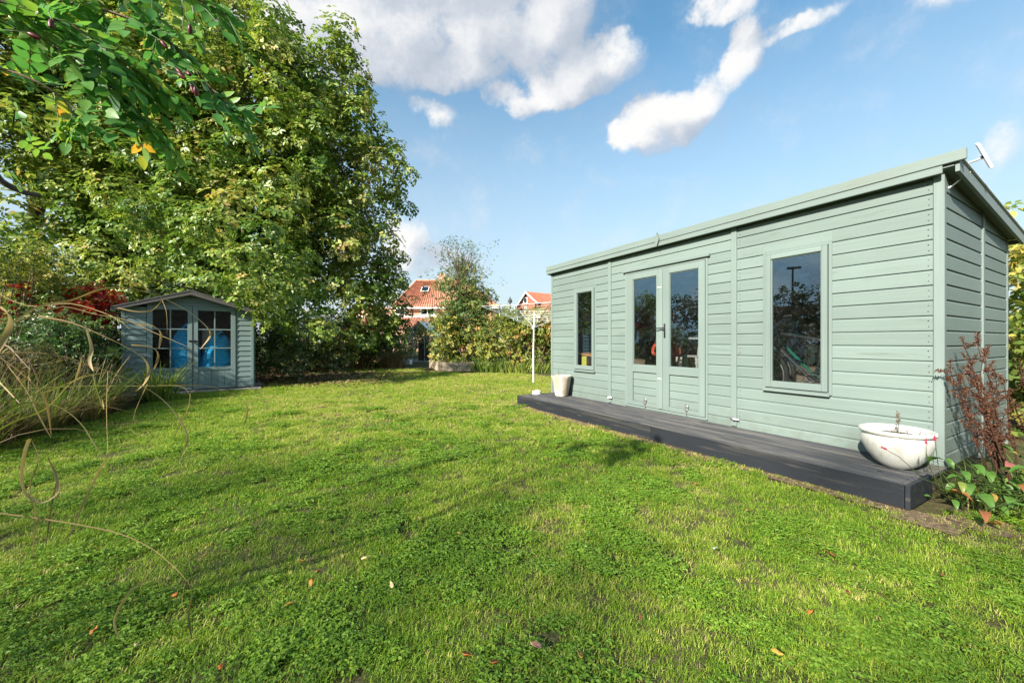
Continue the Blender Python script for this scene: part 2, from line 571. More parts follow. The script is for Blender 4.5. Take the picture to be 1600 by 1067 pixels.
def simple(name, col, rough=0.6, metal=0.0, var=0.15, scale=8.0, bump=0.15, spec=0.4, dist=0.003):
    m, n = material(name)
    o = n.coords('Object')
    f = n.noise(o, scale, 5, 0.6)
    a = tuple(c * (1 - var) for c in col); b = tuple(min(1, c * (1 + var)) for c in col)
    n.out(n.principled(n.mix(n.maprange(f, 0.3, 0.7), a, b), rough, n.bump(n.noise(o, scale * 6, 3), bump, dist), metal, spec))
    return m
M['interior'] = simple('interior_wood', (0.16, 0.12, 0.085), 0.8, var=0.3)
M['metal'] = simple('bare_metal', (0.55, 0.55, 0.55), 0.32, 0.9, 0.1)
M['dark_metal'] = simple('dark_metal', (0.05, 0.05, 0.055), 0.4, 0.7, 0.2)
M['alu'] = simple('aluminium', (0.62, 0.62, 0.60), 0.42, 0.55, 0.12)
M['white_plastic'] = simple('white_plastic', (0.75, 0.75, 0.74), 0.45, 0, 0.05)
M['felt'] = simple('roof_felt', (0.085, 0.08, 0.078), 0.95, 0, 0.3, 30, 0.5)
M['red_cable'] = simple('red_cable', (0.60, 0.10, 0.05), 0.5)
M['orange_plastic'] = simple('orange_plastic', (0.62, 0.17, 0.04), 0.45)
M['box_wood'] = simple('box_wood', (0.42, 0.20, 0.07), 0.6, var=0.3)
M['handle_wood'] = simple('handle_wood', (0.50, 0.27, 0.12), 0.55, var=0.25)
M['rubber'] = simple('rubber', (0.02, 0.02, 0.02), 0.8)
M['green_paint'] = simple('green_cycle_paint', (0.014, 0.13, 0.09), 0.25, 0, 0.05)
M['black_paint'] = simple('black_cycle_paint', (0.03, 0.03, 0.035), 0.3, 0, 0.05)
M['cream_paint'] = simple('cream_plastic', (0.55, 0.52, 0.45), 0.5)
M['yellow'] = simple('yellow_plastic', (0.55, 0.50, 0.04), 0.5)
M['concrete'] = simple('concrete', (0.30, 0.265, 0.23), 0.95, 0, 0.35, 9, 0.6, dist=0.008)
M['soil'] = simple('potting_soil', (0.06, 0.045, 0.03), 1.0, 0, 0.5, 40, 0.9, dist=0.01)
M['bark'] = simple('bark', (0.085, 0.068, 0.05), 0.95, 0, 0.4, 14, 0.9, dist=0.02)
M['twig'] = simple('twig', (0.13, 0.09, 0.06), 0.9, 0, 0.3, 20)
M['white_frame'] = simple('white_window_frame', (0.72, 0.72, 0.70), 0.5, 0, 0.05)
M['lamp_grey'] = simple('lamp_grey', (0.07, 0.075, 0.08), 0.5, 0.3)
M['sleeper'] = simple('weathered_timber', (0.30, 0.235, 0.165), 0.9, 0, 0.45, 6, 0.7, dist=0.008)
M['hip'] = simple('rose_hip', (0.075, 0.003, 0.005), 0.45, 0, 0.3)
M['render_white'] = simple('white_render', (0.62, 0.60, 0.56), 0.9, 0, 0.1, 2)

def pot_mat(name, col, dirt, amount, rough):
    m, n = material(name)
    o = n.coords('Object')
    sep = n.new('ShaderNodeSeparateXYZ'); n.put(sep.inputs[0], o)
    a = n.noise(n.mapping(o, (6, 6, 2.2)), 2.0, 6, 0.65)
    k = n.maprange(a, 0.62 - amount, 0.90 - amount)
    n.out(n.principled(n.mix(n.math('MULTIPLY', k, 0.8), col, dirt), rough, n.bump(n.noise(o, 60, 4), 0.12, 0.003), spec=0.5))
    return m
M['pot_white'] = pot_mat('glazed_white_pot', (0.60, 0.59, 0.555), (0.36, 0.32, 0.25), 0.14, 0.26)
M['pot_stone'] = pot_mat('weathered_white_pot', (0.66, 0.62, 0.55), (0.32, 0.22, 0.13), 0.30, 0.75)

def glass_mat(name, tint, refl, dirt=0.03, gcol=(0.95, 0.97, 1)):
    m, n = material(name)
    tr = n.new('ShaderNodeBsdfTransparent'); n.put(tr.inputs[0], tint)
    gl = n.new('ShaderNodeBsdfGlossy'); gl.inputs['Roughness'].default_value = 0.004
    gl.inputs['Color'].default_value = (*gcol, 1)
    geo = n.new('ShaderNodeNewGeometry')
    cs = n.math('ABSOLUTE', n.vmath('DOT_PRODUCT', geo.outputs['Incoming'], geo.outputs['Normal']))
    f0 = ((refl - 1) / (refl + 1)) ** 2
    sch = n.math('MULTIPLY_ADD', n.math('POWER', n.math('SUBTRACT', 1.0, cs, clamp=True), 5.0), 1 - f0, f0)
    mx = n.new('ShaderNodeMixShader'); n.put(mx.inputs[0], sch)
    n.t.links.new(tr.outputs[0], mx.inputs[1]); n.t.links.new(gl.outputs[0], mx.inputs[2])
    df = n.new('ShaderNodeBsdfDiffuse'); n.put(df.inputs[0], (0.5, 0.48, 0.44))
    o = n.coords('Object')
    k = n.math('MULTIPLY', n.maprange(n.noise(o, 38, 4, 0.7), 0.56, 0.76), dirt * 3.0)
    k = n.math('ADD', k, n.math('MULTIPLY', n.maprange(n.noise(o, 5, 4, 0.7), 0.4, 0.8), dirt))
    m2 = n.new('ShaderNodeMixShader'); n.put(m2.inputs[0], k)
    n.t.links.new(mx.outputs[0], m2.inputs[1]); n.t.links.new(df.outputs[0], m2.inputs[2])
    n.out(m2.outputs[0])
    return m
M['glass'] = glass_mat('window_glass', (0.88, 0.89, 0.89), 2.25, 0.012, (0.50, 0.78, 1.0))
M['shed_glass'] = glass_mat('shed_glass', (0.95, 0.96, 0.96), 1.14, 0.004)
M['greenhouse_glass'] = glass_mat('greenhouse_glass', (0.78, 0.84, 0.80), 1.5, 0.22)
M['house_glass'] = glass_mat('house_glass', (0.3, 0.34, 0.38), 1.9, 0.02)

def leafmat(name, stops, rough=0.45, trans=0.35, spec=0.45, patch=0.25, pscale=0.7):
    m, n = material(name)
    t = n.attr('tint').outputs['Fac']
    pos = n.new('ShaderNodeNewGeometry').outputs['Position']
    t = n.math('ADD', t, n.math('MULTIPLY', n.math('SUBTRACT', n.noise(pos, pscale, 3), 0.5), patch))
    c = n.ramp(t, stops)
    p = n.new('ShaderNodeBsdfPrincipled')
    n.put(p.inputs['Base Color'], c)
    p.inputs['Roughness'].default_value = rough
    p.inputs['Specular IOR Level'].default_value = spec
    tl = n.new('ShaderNodeBsdfTranslucent')
    warm = n.mix(0.5, c, n.vmath('MULTIPLY', c, (1.5, 1.55, 0.6)))
    n.put(tl.inputs[0], warm)
    mx = n.new('ShaderNodeMixShader')
    mx.inputs[0].default_value = trans
    n.t.links.new(p.outputs[0], mx.inputs[1]); n.t.links.new(tl.outputs[0], mx.inputs[2])
    n.out(mx.outputs[0])
    return m
M['oak_leaf'] = leafmat('oak_leaf', [(0.0, (0.046, 0.108, 0.016)), (0.4, (0.138, 0.222, 0.032)), (0.70, (0.29, 0.35, 0.070)), (0.95, (0.46, 0.46, 0.14)), (1.0, (0.44, 0.31, 0.10))], 0.40, 0.32, 0.4)
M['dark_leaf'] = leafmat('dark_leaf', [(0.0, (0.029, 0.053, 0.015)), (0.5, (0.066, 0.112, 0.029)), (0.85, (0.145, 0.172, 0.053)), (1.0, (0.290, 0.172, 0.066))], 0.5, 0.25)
M['hedge_leaf'] = leafmat('hedge_leaf', [(0.0, (0.068, 0.115, 0.020)), (0.4, (0.162, 0.216, 0.038)), (0.7, (0.338, 0.324, 0.054)), (0.9, (0.486, 0.351, 0.081)), (1.0, (0.405, 0.176, 0.081))], 0.5, 0.35, patch=0.55, pscale=0.9)
M['birch_leaf'] = leafmat('birch_leaf', [(0.0, (0.048, 0.096, 0.029)), (0.5, (0.112, 0.192, 0.048)), (0.85, (0.256, 0.272, 0.072)), (1.0, (0.432, 0.272, 0.080))], 0.5, 0.35)
M['rose_leaf'] = leafmat('rose_leaf', [(0.0, (0.039, 0.131, 0.031)), (0.5, (0.088, 0.246, 0.053)), (0.8, (0.229, 0.351, 0.053)), (0.92, (0.597, 0.527, 0.070)), (1.0, (0.737, 0.351, 0.053))], 0.42, 0.45, patch=0.1)
M['lime_leaf'] = leafmat('lime_leaf', [(0.0, (0.081, 0.135, 0.027)), (0.5, (0.216, 0.270, 0.054)), (0.8, (0.432, 0.405, 0.081)), (1.0, (0.567, 0.432, 0.108))], 0.5, 0.4, patch=0.4)
M['red_leaf'] = leafmat('red_leaf', [(0.0, (0.22, 0.012, 0.010)), (0.5, (0.60, 0.030, 0.022)), (0.85, (0.74, 0.11, 0.035)), (1.0, (0.62, 0.30, 0.07))], 0.4, 0.35, patch=0.3)
M['shrub_leaf'] = leafmat('shrub_leaf', [(0.0, (0.040, 0.089, 0.024)), (0.5, (0.097, 0.193, 0.045)), (0.85, (0.241, 0.306, 0.097)), (1.0, (0.644, 0.580, 0.483))], 0.4, 0.3)
M['straw'] = leafmat('straw_blade', [(0.0, (0.075, 0.05, 0.022)), (0.4, (0.21, 0.145, 0.062)), (0.65, (0.42, 0.31, 0.15)), (0.82, (0.24, 0.25, 0.05)), (1.0, (0.14, 0.22, 0.03))], 0.6, 0.25, patch=0.1)
M['tall_blade'] = leafmat('tall_blade', [(0.0, (0.06, 0.10, 0.02)), (0.6, (0.14, 0.22, 0.03)), (1.0, (0.30, 0.32, 0.06))], 0.5, 0.35, patch=0.2)
M['dock_seed'] = leafmat('dock_seed', [(0.0, (0.045, 0.018, 0.010)), (0.5, (0.100, 0.042, 0.024)), (1.0, (0.19, 0.10, 0.06))], 0.8, 0.1, 0.2)
M['broad_leaf'] = leafmat('broad_leaf', [(0.0, (0.045, 0.12, 0.02)), (0.55, (0.10, 0.20, 0.035)), (0.75, (0.32, 0.26, 0.05)), (0.9, (0.30, 0.115, 0.035)), (1.0, (0.32, 0.11, 0.09))], 0.45, 0.3, patch=0.05)
M['pink_flower'] = simple('pink_flower', (0.45, 0.02, 0.08), 0.7)
M['litter'] = leafmat('leaf_litter', [(0.0, (0.05, 0.032, 0.018)), (0.5, (0.14, 0.09, 0.05)), (0.8, (0.27, 0.18, 0.09)), (1.0, (0.38, 0.30, 0.18))], 0.8, 0.1, 0.2)

def grassmat():
    m, n = material('grass_blade')
    t = n.attr('tint').outputs['Fac']
    pos = n.new('ShaderNodeNewGeometry').outputs['Position']
    dry = n.attr('dry', 'INSTANCER').outputs['Fac']  # dry grass, plus sunlight painted as yellowing on the far lawn
    big = n.noise(pos, 0.55, 4, 0.6)
    mid = n.noise(pos, 3.2, 4, 0.6)
    fac = n.math('ADD', n.math('MULTIPLY', n.math('SUBTRACT', big, 0.5), 0.75), n.math('MULTIPLY', n.math('SUBTRACT', mid, 0.5), 0.75))
    fac = n.math('ADD', fac, t)
    fac = n.math('ADD', fac, dry)
    c = n.ramp(fac, [(0.0, (0.055, 0.135, 0.008)), (0.3, (0.130, 0.255, 0.014)), (0.55, (0.255, 0.365, 0.030)), (0.78, (0.42, 0.44, 0.085)), (0.92, (0.52, 0.43, 0.17)), (1.0, (0.52, 0.41, 0.20))])
    p = n.new('ShaderNodeBsdfPrincipled')
    n.put(p.inputs['Base Color'], c)
    p.inputs['Roughness'].default_value = 0.5
    p.inputs['Specular IOR Level'].default_value = 0.3
    tl = n.new('ShaderNodeBsdfTranslucent')
    n.put(tl.inputs[0], n.vmath('MULTIPLY', c, (1.3, 1.4, 0.7)))
    mx = n.new('ShaderNodeMixShader'); mx.inputs[0].default_value = 0.35
    n.t.links.new(p.outputs[0], mx.inputs[1]); n.t.links.new(tl.outputs[0], mx.inputs[2])
    n.out(mx.outputs[0])
    return m
M['grass'] = grassmat()
M['clover'] = leafmat('clover', [(0.0, (0.075, 0.165, 0.012)), (0.5, (0.135, 0.255, 0.018)), (1.0, (0.24, 0.34, 0.035))], 0.5, 0.3, patch=0.5, pscale=3)

def groundmat():
    m, n = material('ground_soil')
    pos = n.new('ShaderNodeNewGeometry').outputs['Position']
    a = n.noise(pos, 2.5, 6, 0.65)
    b = n.noise(pos, 40, 4, 0.7)
    c = n.mix(n.maprange(a, 0.35, 0.65), (0.045, 0.06, 0.018), (0.10, 0.085, 0.04))
    c = n.mix(n.maprange(b, 0.55, 0.75), c, (0.19, 0.15, 0.08))
    n.out(n.principled(c, 1.0, n.bump(b, 0.8, 0.02), spec=0.1))
    return m
M['ground'] = groundmat()

def bare_mat():
    m, n = material('bare_earth')
    pos = n.new('ShaderNodeNewGeometry').outputs['Position']
    b = n.noise(pos, 30, 6, 0.7)
    c = n.mix(n.maprange(b, 0.4, 0.65), (0.10, 0.07, 0.045), (0.30, 0.22, 0.13))
    n.out(n.principled(c, 1.0, n.bump(b, 1.0, 0.02), spec=0.1))
    return m
M['bare'] = bare_mat()

def brick_mat(name, a, b, mortar, sx, sz, rows):
    m, n = material(name)
    o = n.coords('Object')
    sep = n.new('ShaderNodeSeparateXYZ'); n.put(sep.inputs[0], o)
    cm = n.new('ShaderNodeCombineXYZ'); n.put(cm.inputs[0], n.math('ADD', sep.outputs[0], sep.outputs[1])); n.put(cm.inputs[1], sep.outputs[2])
    br = n.new('ShaderNodeTexBrick')
    n.put(br.inputs['Vector'], cm.outputs[0])
    n.put(br.inputs['Color1'], a); n.put(br.inputs['Color2'], b); n.put(br.inputs['Mortar'], mortar)
    br.inputs['Scale'].default_value = 1.0
    br.inputs['Brick Width'].default_value = sx; br.inputs['Row Height'].default_value = sz
    br.inputs['Mortar Size'].default_value = 0.008
    c = n.mix(n.maprange(n.noise(o, 0.8, 4), 0.3, 0.7, 0, 0.35), br.outputs[0], tuple(x * 0.75 for x in a))
    n.out(n.principled(c, 0.9, None, spec=0.2))
    return m
M['brick'] = brick_mat('red_brick', (0.52, 0.275, 0.185), (0.46, 0.22, 0.145), (0.45, 0.36, 0.29), 0.22, 0.075, 0)
M['brick_red'] = brick_mat('deep_red_brick', (0.36, 0.12, 0.07), (0.30, 0.10, 0.06), (0.34, 0.25, 0.19), 0.22, 0.075, 0)
M['roof_red'] = simple('red_roof_tile', (0.36, 0.125, 0.075), 0.85, 0, 0.28, 2.2, 0.3)
M['roof_tile'] = simple('clay_roof_tile', (0.47, 0.245, 0.160), 0.85, 0, 0.28, 2.2, 0.3)

def bag_mat():
    m, n = material('blue_nylon')
    o = n.coords('Object')
    f = n.noise(n.mapping(o, (4, 4, 9)), 2.2, 6, 0.65, 1.2)
    n.out(n.principled(n.mix(f, (0.012, 0.30, 0.62), (0.02, 0.45, 0.80)), 0.35, n.bump(f, 1.0, 0.06), spec=0.4))
    return m
M['blue_bag'] = bag_mat()

# ------------------------------------------------------------------ ground
gnd = MB()
nx = 70
xs = [-300, -120, -60, -30] + list(np.linspace(-16, 12, 57)) + [30, 60, 120, 300]
ys = [-60, -30, -12] + list(np.linspace(-6, 26, 65)) + [40, 80, 160, 400]
for y in ys:
    for x in xs:
        z = 0.0
        if -10 < x < 6 and 0.5 < y < 20:
            z = -0.012 + 0.010 * math.sin(x * 2.3 + y * 0.7) * math.sin(y * 1.9 - x * 0.4)
        else:
            z = -0.012
        gnd.v.append((x, y, z))
W_ = len(xs)
for j in range(len(ys) - 1):
    for i in range(W_ - 1):
        a = j * W_ + i
        gnd.f.append((a, a + 1, a + 1 + W_, a + W_))
tag(gnd.build('ground', M['ground'], smooth=True, fix=False), kind='structure')

# ------------------------------------------------------------------ the sage green garden room
HC = Vector((3.247, 2.956, 0))
HOUSE = thing('summerhouse', 'large sage green shiplap summerhouse with double doors and sloping roof on dark decking', 'summerhouse', HC, R(120))
# local frame: x runs along the front wall away from the near corner, y points out of the front wall, z up
DECK = 0.1575
LEN, DEP, WT = 4.98, 2.0, 2.36          # wall length, depth, front wall top
SLOPE = 0.112
ROW = 0.1163
def zr(y): return WT + SLOPE * y         # wall top along the side, y <= 0 inwards
front = bpy.data.objects.new('front_wall', None); C.objects.link(front); front.parent = HOUSE
side = bpy.data.objects.new('end_wall', None); C.objects.link(side); side.parent = HOUSE

def lap_board(x0, x1, z0, z1, rng=random):
    """a shiplap board: flat face, lip at the foot, cove at the head; stands on the plane y = 0"""
    h = z1 - z0
    t = 0.019 + rng.uniform(-.0012, .0012)
    b = MB()
    cv = min(0.020, h * .3)
    prof = [(0.0, z0), (t - .002, z0), (t, z0 + .003), (t, z1 - cv), (t - .004, z1 - cv * .55), (0.007, z1 - .006), (0.007, z1 - .0005), (0.0, z1 - .0005)]
    b.prism(prof, 'x', x0, x1)
    return b
OPEN = [(1.872, 3.155, DECK, 2.078), (0.672, 1.262, 0.600, 1.998), (3.785, 4.335, 0.600, 1.985)]
PANELS = [(0.035, 1.540), (1.586, 3.450), (3.496, 4.945)]
rows = []
z = DECK - 0.03
while z < WT:
    rows.append((z, min(z + ROW, WT)))
    z += ROW
for (p0, p1) in PANELS:
    for (z0, z1) in rows:
        if z1 - z0 < 0.02:
            continue
        segs = [(p0, p1, z0, z1)]
        for (a, b_, c, d) in OPEN:
            new = []
            for (s0, s1, t0, t1) in segs:
                if s1 <= a or s0 >= b_ or t1 <= c or t0 >= d:
                    new.append((s0, s1, t0, t1)); continue
                if s0 < a: new.append((s0, a, t0, t1))
                if s1 > b_: new.append((b_, s1, t0, t1))
                lo, hi = max(s0, a), min(s1, b_)
                if t0 < c - .012: new.append((lo, hi, t0, c))
                if t1 > d + .012: new.append((lo, hi, d, t1))
            segs = new
        for (s0, s1, t0, t1) in segs:
            if s1 - s0 > 0.01:
                lap_board(s0, s1, t0, t1).build('board', M['sage_board'], front)
# near end wall: same rows, clipped under the sloping roof; outward is -x
def side_board(y0, y1, z0, z1):
    t = 0.024
    top0, top1 = min(z1, zr(y0) - .004), min(z1, zr(y1) - .004)
    if top0 <= z0 + .01 and top1 <= z0 + .01:
        return None
    if min(top0, top1) < z0:                       # the slope cuts the board to a wedge
        yc = (z0 - WT + .004) / SLOPE
        if top0 < z0: y0, top0 = yc, z0
        else: y1, top1 = yc, z0
    b = MB()
    cv = 0.020
    full = top0 >= z1 - 1e-6 and top1 >= z1 - 1e-6
    xs_ = [(-0.0, 0), (-(t - .002), 0), (-t, .003)]
    v = []
    for (y, tp) in ((y0, top0), (y1, top1)):
        pr = [(0, z0), (-(t - .002), z0), (-t, z0 + min(.003, max(tp - z0, 0) * .3))]
        if full: pr += [(-t, tp - cv), (-(t - .004), tp - cv * .55), (-.006, tp - .006), (-.006, tp - .0005), (0, tp - .0005)]
        else: pr += [(-t, tp), (-t, tp), (-.006, tp), (-.006, tp), (0, tp)]
        v += [(x, y, zz) for x, zz in pr]
    n = 8
    f = [tuple(range(n)), tuple(range(2 * n - 1, n - 1, -1))] + [(i, n + i, n + (i + 1) % n, (i + 1) % n) for i in range(n)]
    b.add(v, f)
    return b
for (y1, y0) in ((-0.022, -1.03), (-1.075, -DEP + .02)):
    for (z0, z1) in rows:
        b = side_board(y0, y1, z0, z1)
        if b: b.build('board', M['sage_board_side'], side)
# hidden shells: back, far end, floor and the lining behind the front boards
MB().box(0.02, LEN - .02, -DEP, -DEP + .03, 0.03, zr(-DEP)).build('rear_wall', M['interior'], HOUSE)
MB().prism([(-DEP + .03, .03), (-.03, .03), (-.03, zr(-.03)), (-DEP + .03, zr(-DEP + .03))], 'x', LEN - .05, LEN - .02).build('far_end_wall', M['interior'], HOUSE)
MB().prism([(-DEP + .03, .03), (-.03, .03), (-.03, zr(-.03)), (-DEP + .03, zr(-DEP + .03))], 'x', 0.002, 0.03).build('end_lining', M['interior'], side)
MB().box(0.03, LEN - .05, -DEP + .03, -.03, DECK - .06, DECK - .01).build('floor', M['interior'], HOUSE)
lin = MB()
def lining(x0, x1, z0, z1): lin.box(x0, x1, -.028, -.002, z0, z1)
lining(.03, .672, .13, WT - .02); lining(.672, 1.262, .13, .60); lining(.672, 1.262, 1.998, WT - .02); lining(1.262, 1.872, .13, WT - .02)
lining(1.872, 3.155, 2.078, WT - .02); lining(3.155, 3.785, .13, WT - .02); lining(3.785, 4.335, .13, .60); lining(3.785, 4.335, 1.985, WT - .02); lining(4.335, LEN - .05, .13, WT - .02)
lin.build('lining', M['interior'], front)
# cover strips and corner posts
for (a, b_) in ((1.540, 1.586), (3.450, 3.496)):
    MB().box(a - .008, b_ + .008, .001, .034, DECK + .004, WT - .001, .003).build('cover_strip', M['sage_trim'], front)
MB().box(-.026, .034, -.020, .032, DECK - .02, WT - .001, .004).build('corner_post', M['sage_trim'], HOUSE)
MB().box(LEN - .036, LEN + .012, -.020, .032, DECK - .02, WT - .001, .004).build('corner_post', M['sage_trim'], HOUSE)
MB().box(-.036, 0.0, -1.078, -1.028, .06, zr(-1.08) - .006, .003).build('cover_strip', M['sage_trim'], side)
MB().box(-.030, 0.012, -DEP - .02, -DEP + .022, .06, zr(-DEP) - .006, .003).build('corner_post', M['sage_trim'], HOUSE)
MB().box(-.020, .002, -DEP, -.02, zr(-DEP) - .3, zr(-DEP) - .29).build('batten', M['sage_trim_y'], side)
# dark strip painted as the shadow gap at the foot of the side wall
MB().box(.0, .03, -DEP, -.02, .0, DECK - .035).build('shadow_gap_strip', M['dark_metal'], HOUSE)
# roof
rf = MB().prism([(-DEP - .14, zr(-DEP - .14) + .012), (.085, zr(.085) + .012), (.085, zr(.085) + .034), (-DEP - .14, zr(-DEP - .14) + .034)], 'x', -.088, LEN + .09).build('roof', M['felt'], HOUSE)
MB().prism([(-DEP - .12, zr(-DEP - .12) + .001), (.083, zr(.083) + .001), (.083, zr(.083) + .010), (-DEP - .12, zr(-DEP - .12) + .010)], 'x', -.086, LEN + .06).build('soffit', M['sage_board_side'], rf)
MB().box(-.150, LEN + .055, .088, .110, WT + .030, WT + .112, .004).build('fascia', M['sage_trim_h'], rf)
MB().box(-.030, LEN + .050, .086, .104, WT - .030, WT + .027, .004).build('fascia_strip', M['sage_trim_h'], rf)
z_a, z_b = zr(.080), zr(-DEP - .15)
MB().prism([(.080, z_a - .045), (.080, z_a + .048), (-DEP - .15, z_b + .048), (-DEP - .15, z_b - .05)], 'x', -.112, -.090).build('bargeboard', M['sage_trim_y'], rf)
MB().prism([(.084, z_a + .050), (.084, z_a + .056), (-DEP - .16, z_b + .056), (-DEP - .16, z_b + .050)], 'x', -.125, -.02).build('edge_flashing', M['alu'], rf)
MB().prism([(.075, zr(.075) - .03), (.075, zr(.075)), (-DEP - .15, zr(-DEP - .15)), (-DEP - .15, zr(-DEP - .15) - .03)], 'x', LEN + .066, LEN + .088).build('bargeboard', M['sage_trim_y'], rf)
MB().box(-.085, LEN, -DEP - .125, -DEP - .11, zr(-DEP) - .06, zr(-DEP) - .016).build('rear_fascia', M['sage_trim_h'], rf)
dm = MB().prism([(2.515 - .036, WT + .055), (2.515, WT - .03), (2.515 + .036, WT + .055), (2.515, WT + .145)], 'y', .111, .131)
dm.build('diamond_finial', M['sage_trim'], rf)

def casement(x0, x1, z0, z1, g, name='window'):
    """outer surround, a proud casement frame, bead, pane and sill"""
    gx0, gx1, gz0, gz1 = g
    e = bpy.data.objects.new(name, None); C.objects.link(e); e.parent = front
    t = 0.026
    s = MB()
    s.box(x0, x0 + t, -.02, .026, z0, z1, .003); s.box(x1 - t, x1, -.02, .026, z0, z1, .003)
    s.box(x0 + t, x1 - t, -.02, .0255, z1 - t, z1, .003); s.box(x0 + t, x1 - t, -.02, .0255, z0, z0 + t, .003)
    s.build('surround', M['sage_trim'], e)
    a0, a1, b0, b1 = x0 + t + .003, x1 - t - .003, z0 + t + .003, z1 - t - .003
    MB().box(a0, gx0, .002, .046, b0, b1, .004).build('frame_stile', M['sage_trim'], e)
    MB().box(gx1, a1, .002, .046, b0, b1, .004).build('frame_stile', M['sage_trim'], e)
    MB().box(gx0, gx1, .002, .0455, gz1, b1, .004).build('frame_rail', M['sage_trim_h'], e)
    MB().box(gx0, gx1, .002, .0455, b0, gz0, .004).build('frame_rail', M['sage_trim_h'], e)
    bd = MB()
    k = .009
    bd.box(gx0, gx0 + k, .012, .030, gz0, gz1); bd.box(gx1 - k, gx1, .012, .030, gz0, gz1)
    bd.box(gx0 + k, gx1 - k, .012, .0295, gz0, gz0 + k); bd.box(gx0 + k, gx1 - k, .012, .0295, gz1 - k, gz1)
    bd.build('glazing_bead', M['sage_trim'], e)
    MB().box(gx0 + .002, gx1 - .002, .016, .020, gz0 + .002, gz1 - .002).build('pane', M['glass'], e)
    MB().box(x0 + .01, x1 - .01, .020, .060, z0 - .012, z0 + .012, .004).build('sill', M['sage_trim_h'], e)
casement(0.672, 1.262, 0.600, 1.998, (0.747, 1.180, 0.685, 1.920))
casement(3.785, 4.335, 0.600, 1.985, (3.862, 4.246, 0.685, 1.905))

# double doors
dfr = bpy.data.objects.new('double_door', None); C.objects.link(dfr); dfr.parent = HOUSE
fr = MB()
fr.box(1.872, 1.898, -.02, .030, DECK + .012, 2.078, .003); fr.box(3.129, 3.155, -.02, .030, DECK + .012, 2.078, .003)
fr.box(1.898, 3.129, -.02, .0295, 2.050, 2.078, .003); fr.box(1.898, 3.129, -.02, .028, DECK + .006, DECK + .036, .003)
fr.build('door_frame', M['sage_trim'], dfr)
MB().box(1.840, 3.187, .002, .058, 2.080, 2.112, .004).build('drip_strip', M['sage_trim_h'], dfr)
for (a, b_, g0, g1) in ((1.902, 2.514, 1.985, 2.398), (2.519, 3.126, 2.598, 3.005)):
    zb, zt = DECK + .040, 2.046
    MB().box(a, g0, .000, .040, zb, zt, .004).build('door_stile', M['sage_trim'], dfr)
    MB().box(g1, b_, .000, .040, zb, zt, .004).build('door_stile', M['sage_trim'], dfr)
    MB().box(g0, g1, .000, .0395, 1.965, zt, .004).build('door_rail', M['sage_trim_h'], dfr)
    MB().box(g0, g1, .000, .0395, .664, .762, .004).build('door_rail', M['sage_trim_h'], dfr)
    MB().box(g0, g1, .000, .0395, zb, zb + .055, .004).build('door_rail', M['sage_trim_h'], dfr)
    zz = zb + .056
    step = (.663 - zz) / 4
    for i in range(4):
        lap_board(g0 + .001, g1 - .001, zz + i * step, zz + (i + 1) * step).build('board', M['sage_board'], dfr)
    MB().box(g0 + .002, g1 - .002, .012, .016, .764, 1.963).build('pane', M['glass'], dfr)
    bd = MB(); k = .009
    bd.box(g0, g0 + k, .010, .026, .762, 1.965); bd.box(g1 - k, g1, .010, .026, .762, 1.965)
    bd.box(g0 + k, g1 - k, .010, .0255, .762, .762 + k); bd.box(g0 + k, g1 - k, .010, .0255, 1.965 - k, 1.965)
    bd.build('glazing_bead', M['sage_trim'], dfr)
MB().box(2.490, 2.545, .041, .052, DECK + .05, 2.04, .003).build('meeting_strip', M['sage_trim'], dfr)
h = MB()
h.box(2.448, 2.474, .041, .047, 1.135, 1.320, .003)
h.tube([(2.461, .045, 1.262), (2.461, .085, 1.262), (2.50, .092, 1.262), (2.575, .090, 1.260)], [.009, .009, .008, .007], 8)
h.tube([(2.461, .047, 1.19), (2.461, .052, 1.19)], .008, 8)
h.build('door_handle', M['dark_metal'], dfr, smooth=True)
def bolt(x, z, horizontal=False):
    b = MB()
    b.box(x - .02, x + .02, .041, .045, z - .045, z + .045, .002)
    b.tube([(x, .053, z - .085), (x, .053, z + .05)], .006, 8)
    b.tube([(x, .053, z + .02), (x, .078, z + .03)], .004, 6)
    b.box(x - .014, x + .014, .045, .060, z - .035, z - .018, .002); b.box(x - .014, x + .014, .045, .060, z + .012, z + .03, .002)
    return b.build('bolt', M['metal'], dfr, smooth=True)
bolt(2.78, .275); bolt(2.14, .275)
for zc in (.60, 1.80):
    MB().tube([(2.505, .050, zc), (2.560, .056, zc)], .006, 6).build('catch', M['white_plastic'], dfr)
for xc in (1.563, 3.473):
    t = MB()
    t.tube([(xc + .03, .036, .245), (xc - .02, .075, .245), (xc - .06, .045, .240)], [.014, .010, .013], 8)
    t.box(xc - .03, xc + .03, .0345, .040, .225, .265, .002)
    t.build('turn_latch', M['metal'], front, smooth=True)
# small nail heads near the board ends on the near panel
nails = MB()
for (z0, z1) in rows[:-1]:
    for xx in (0.06, 1.50):
        for dz in (.030, .075):
            nails.tube([(xx + random.uniform(-.006, .006), .0185, z0 + dz), (xx, .0212, z0 + dz)], .0035, 6)
nails.build('nail_heads', M['dark_metal'], front)['kind'] = 'stuff'

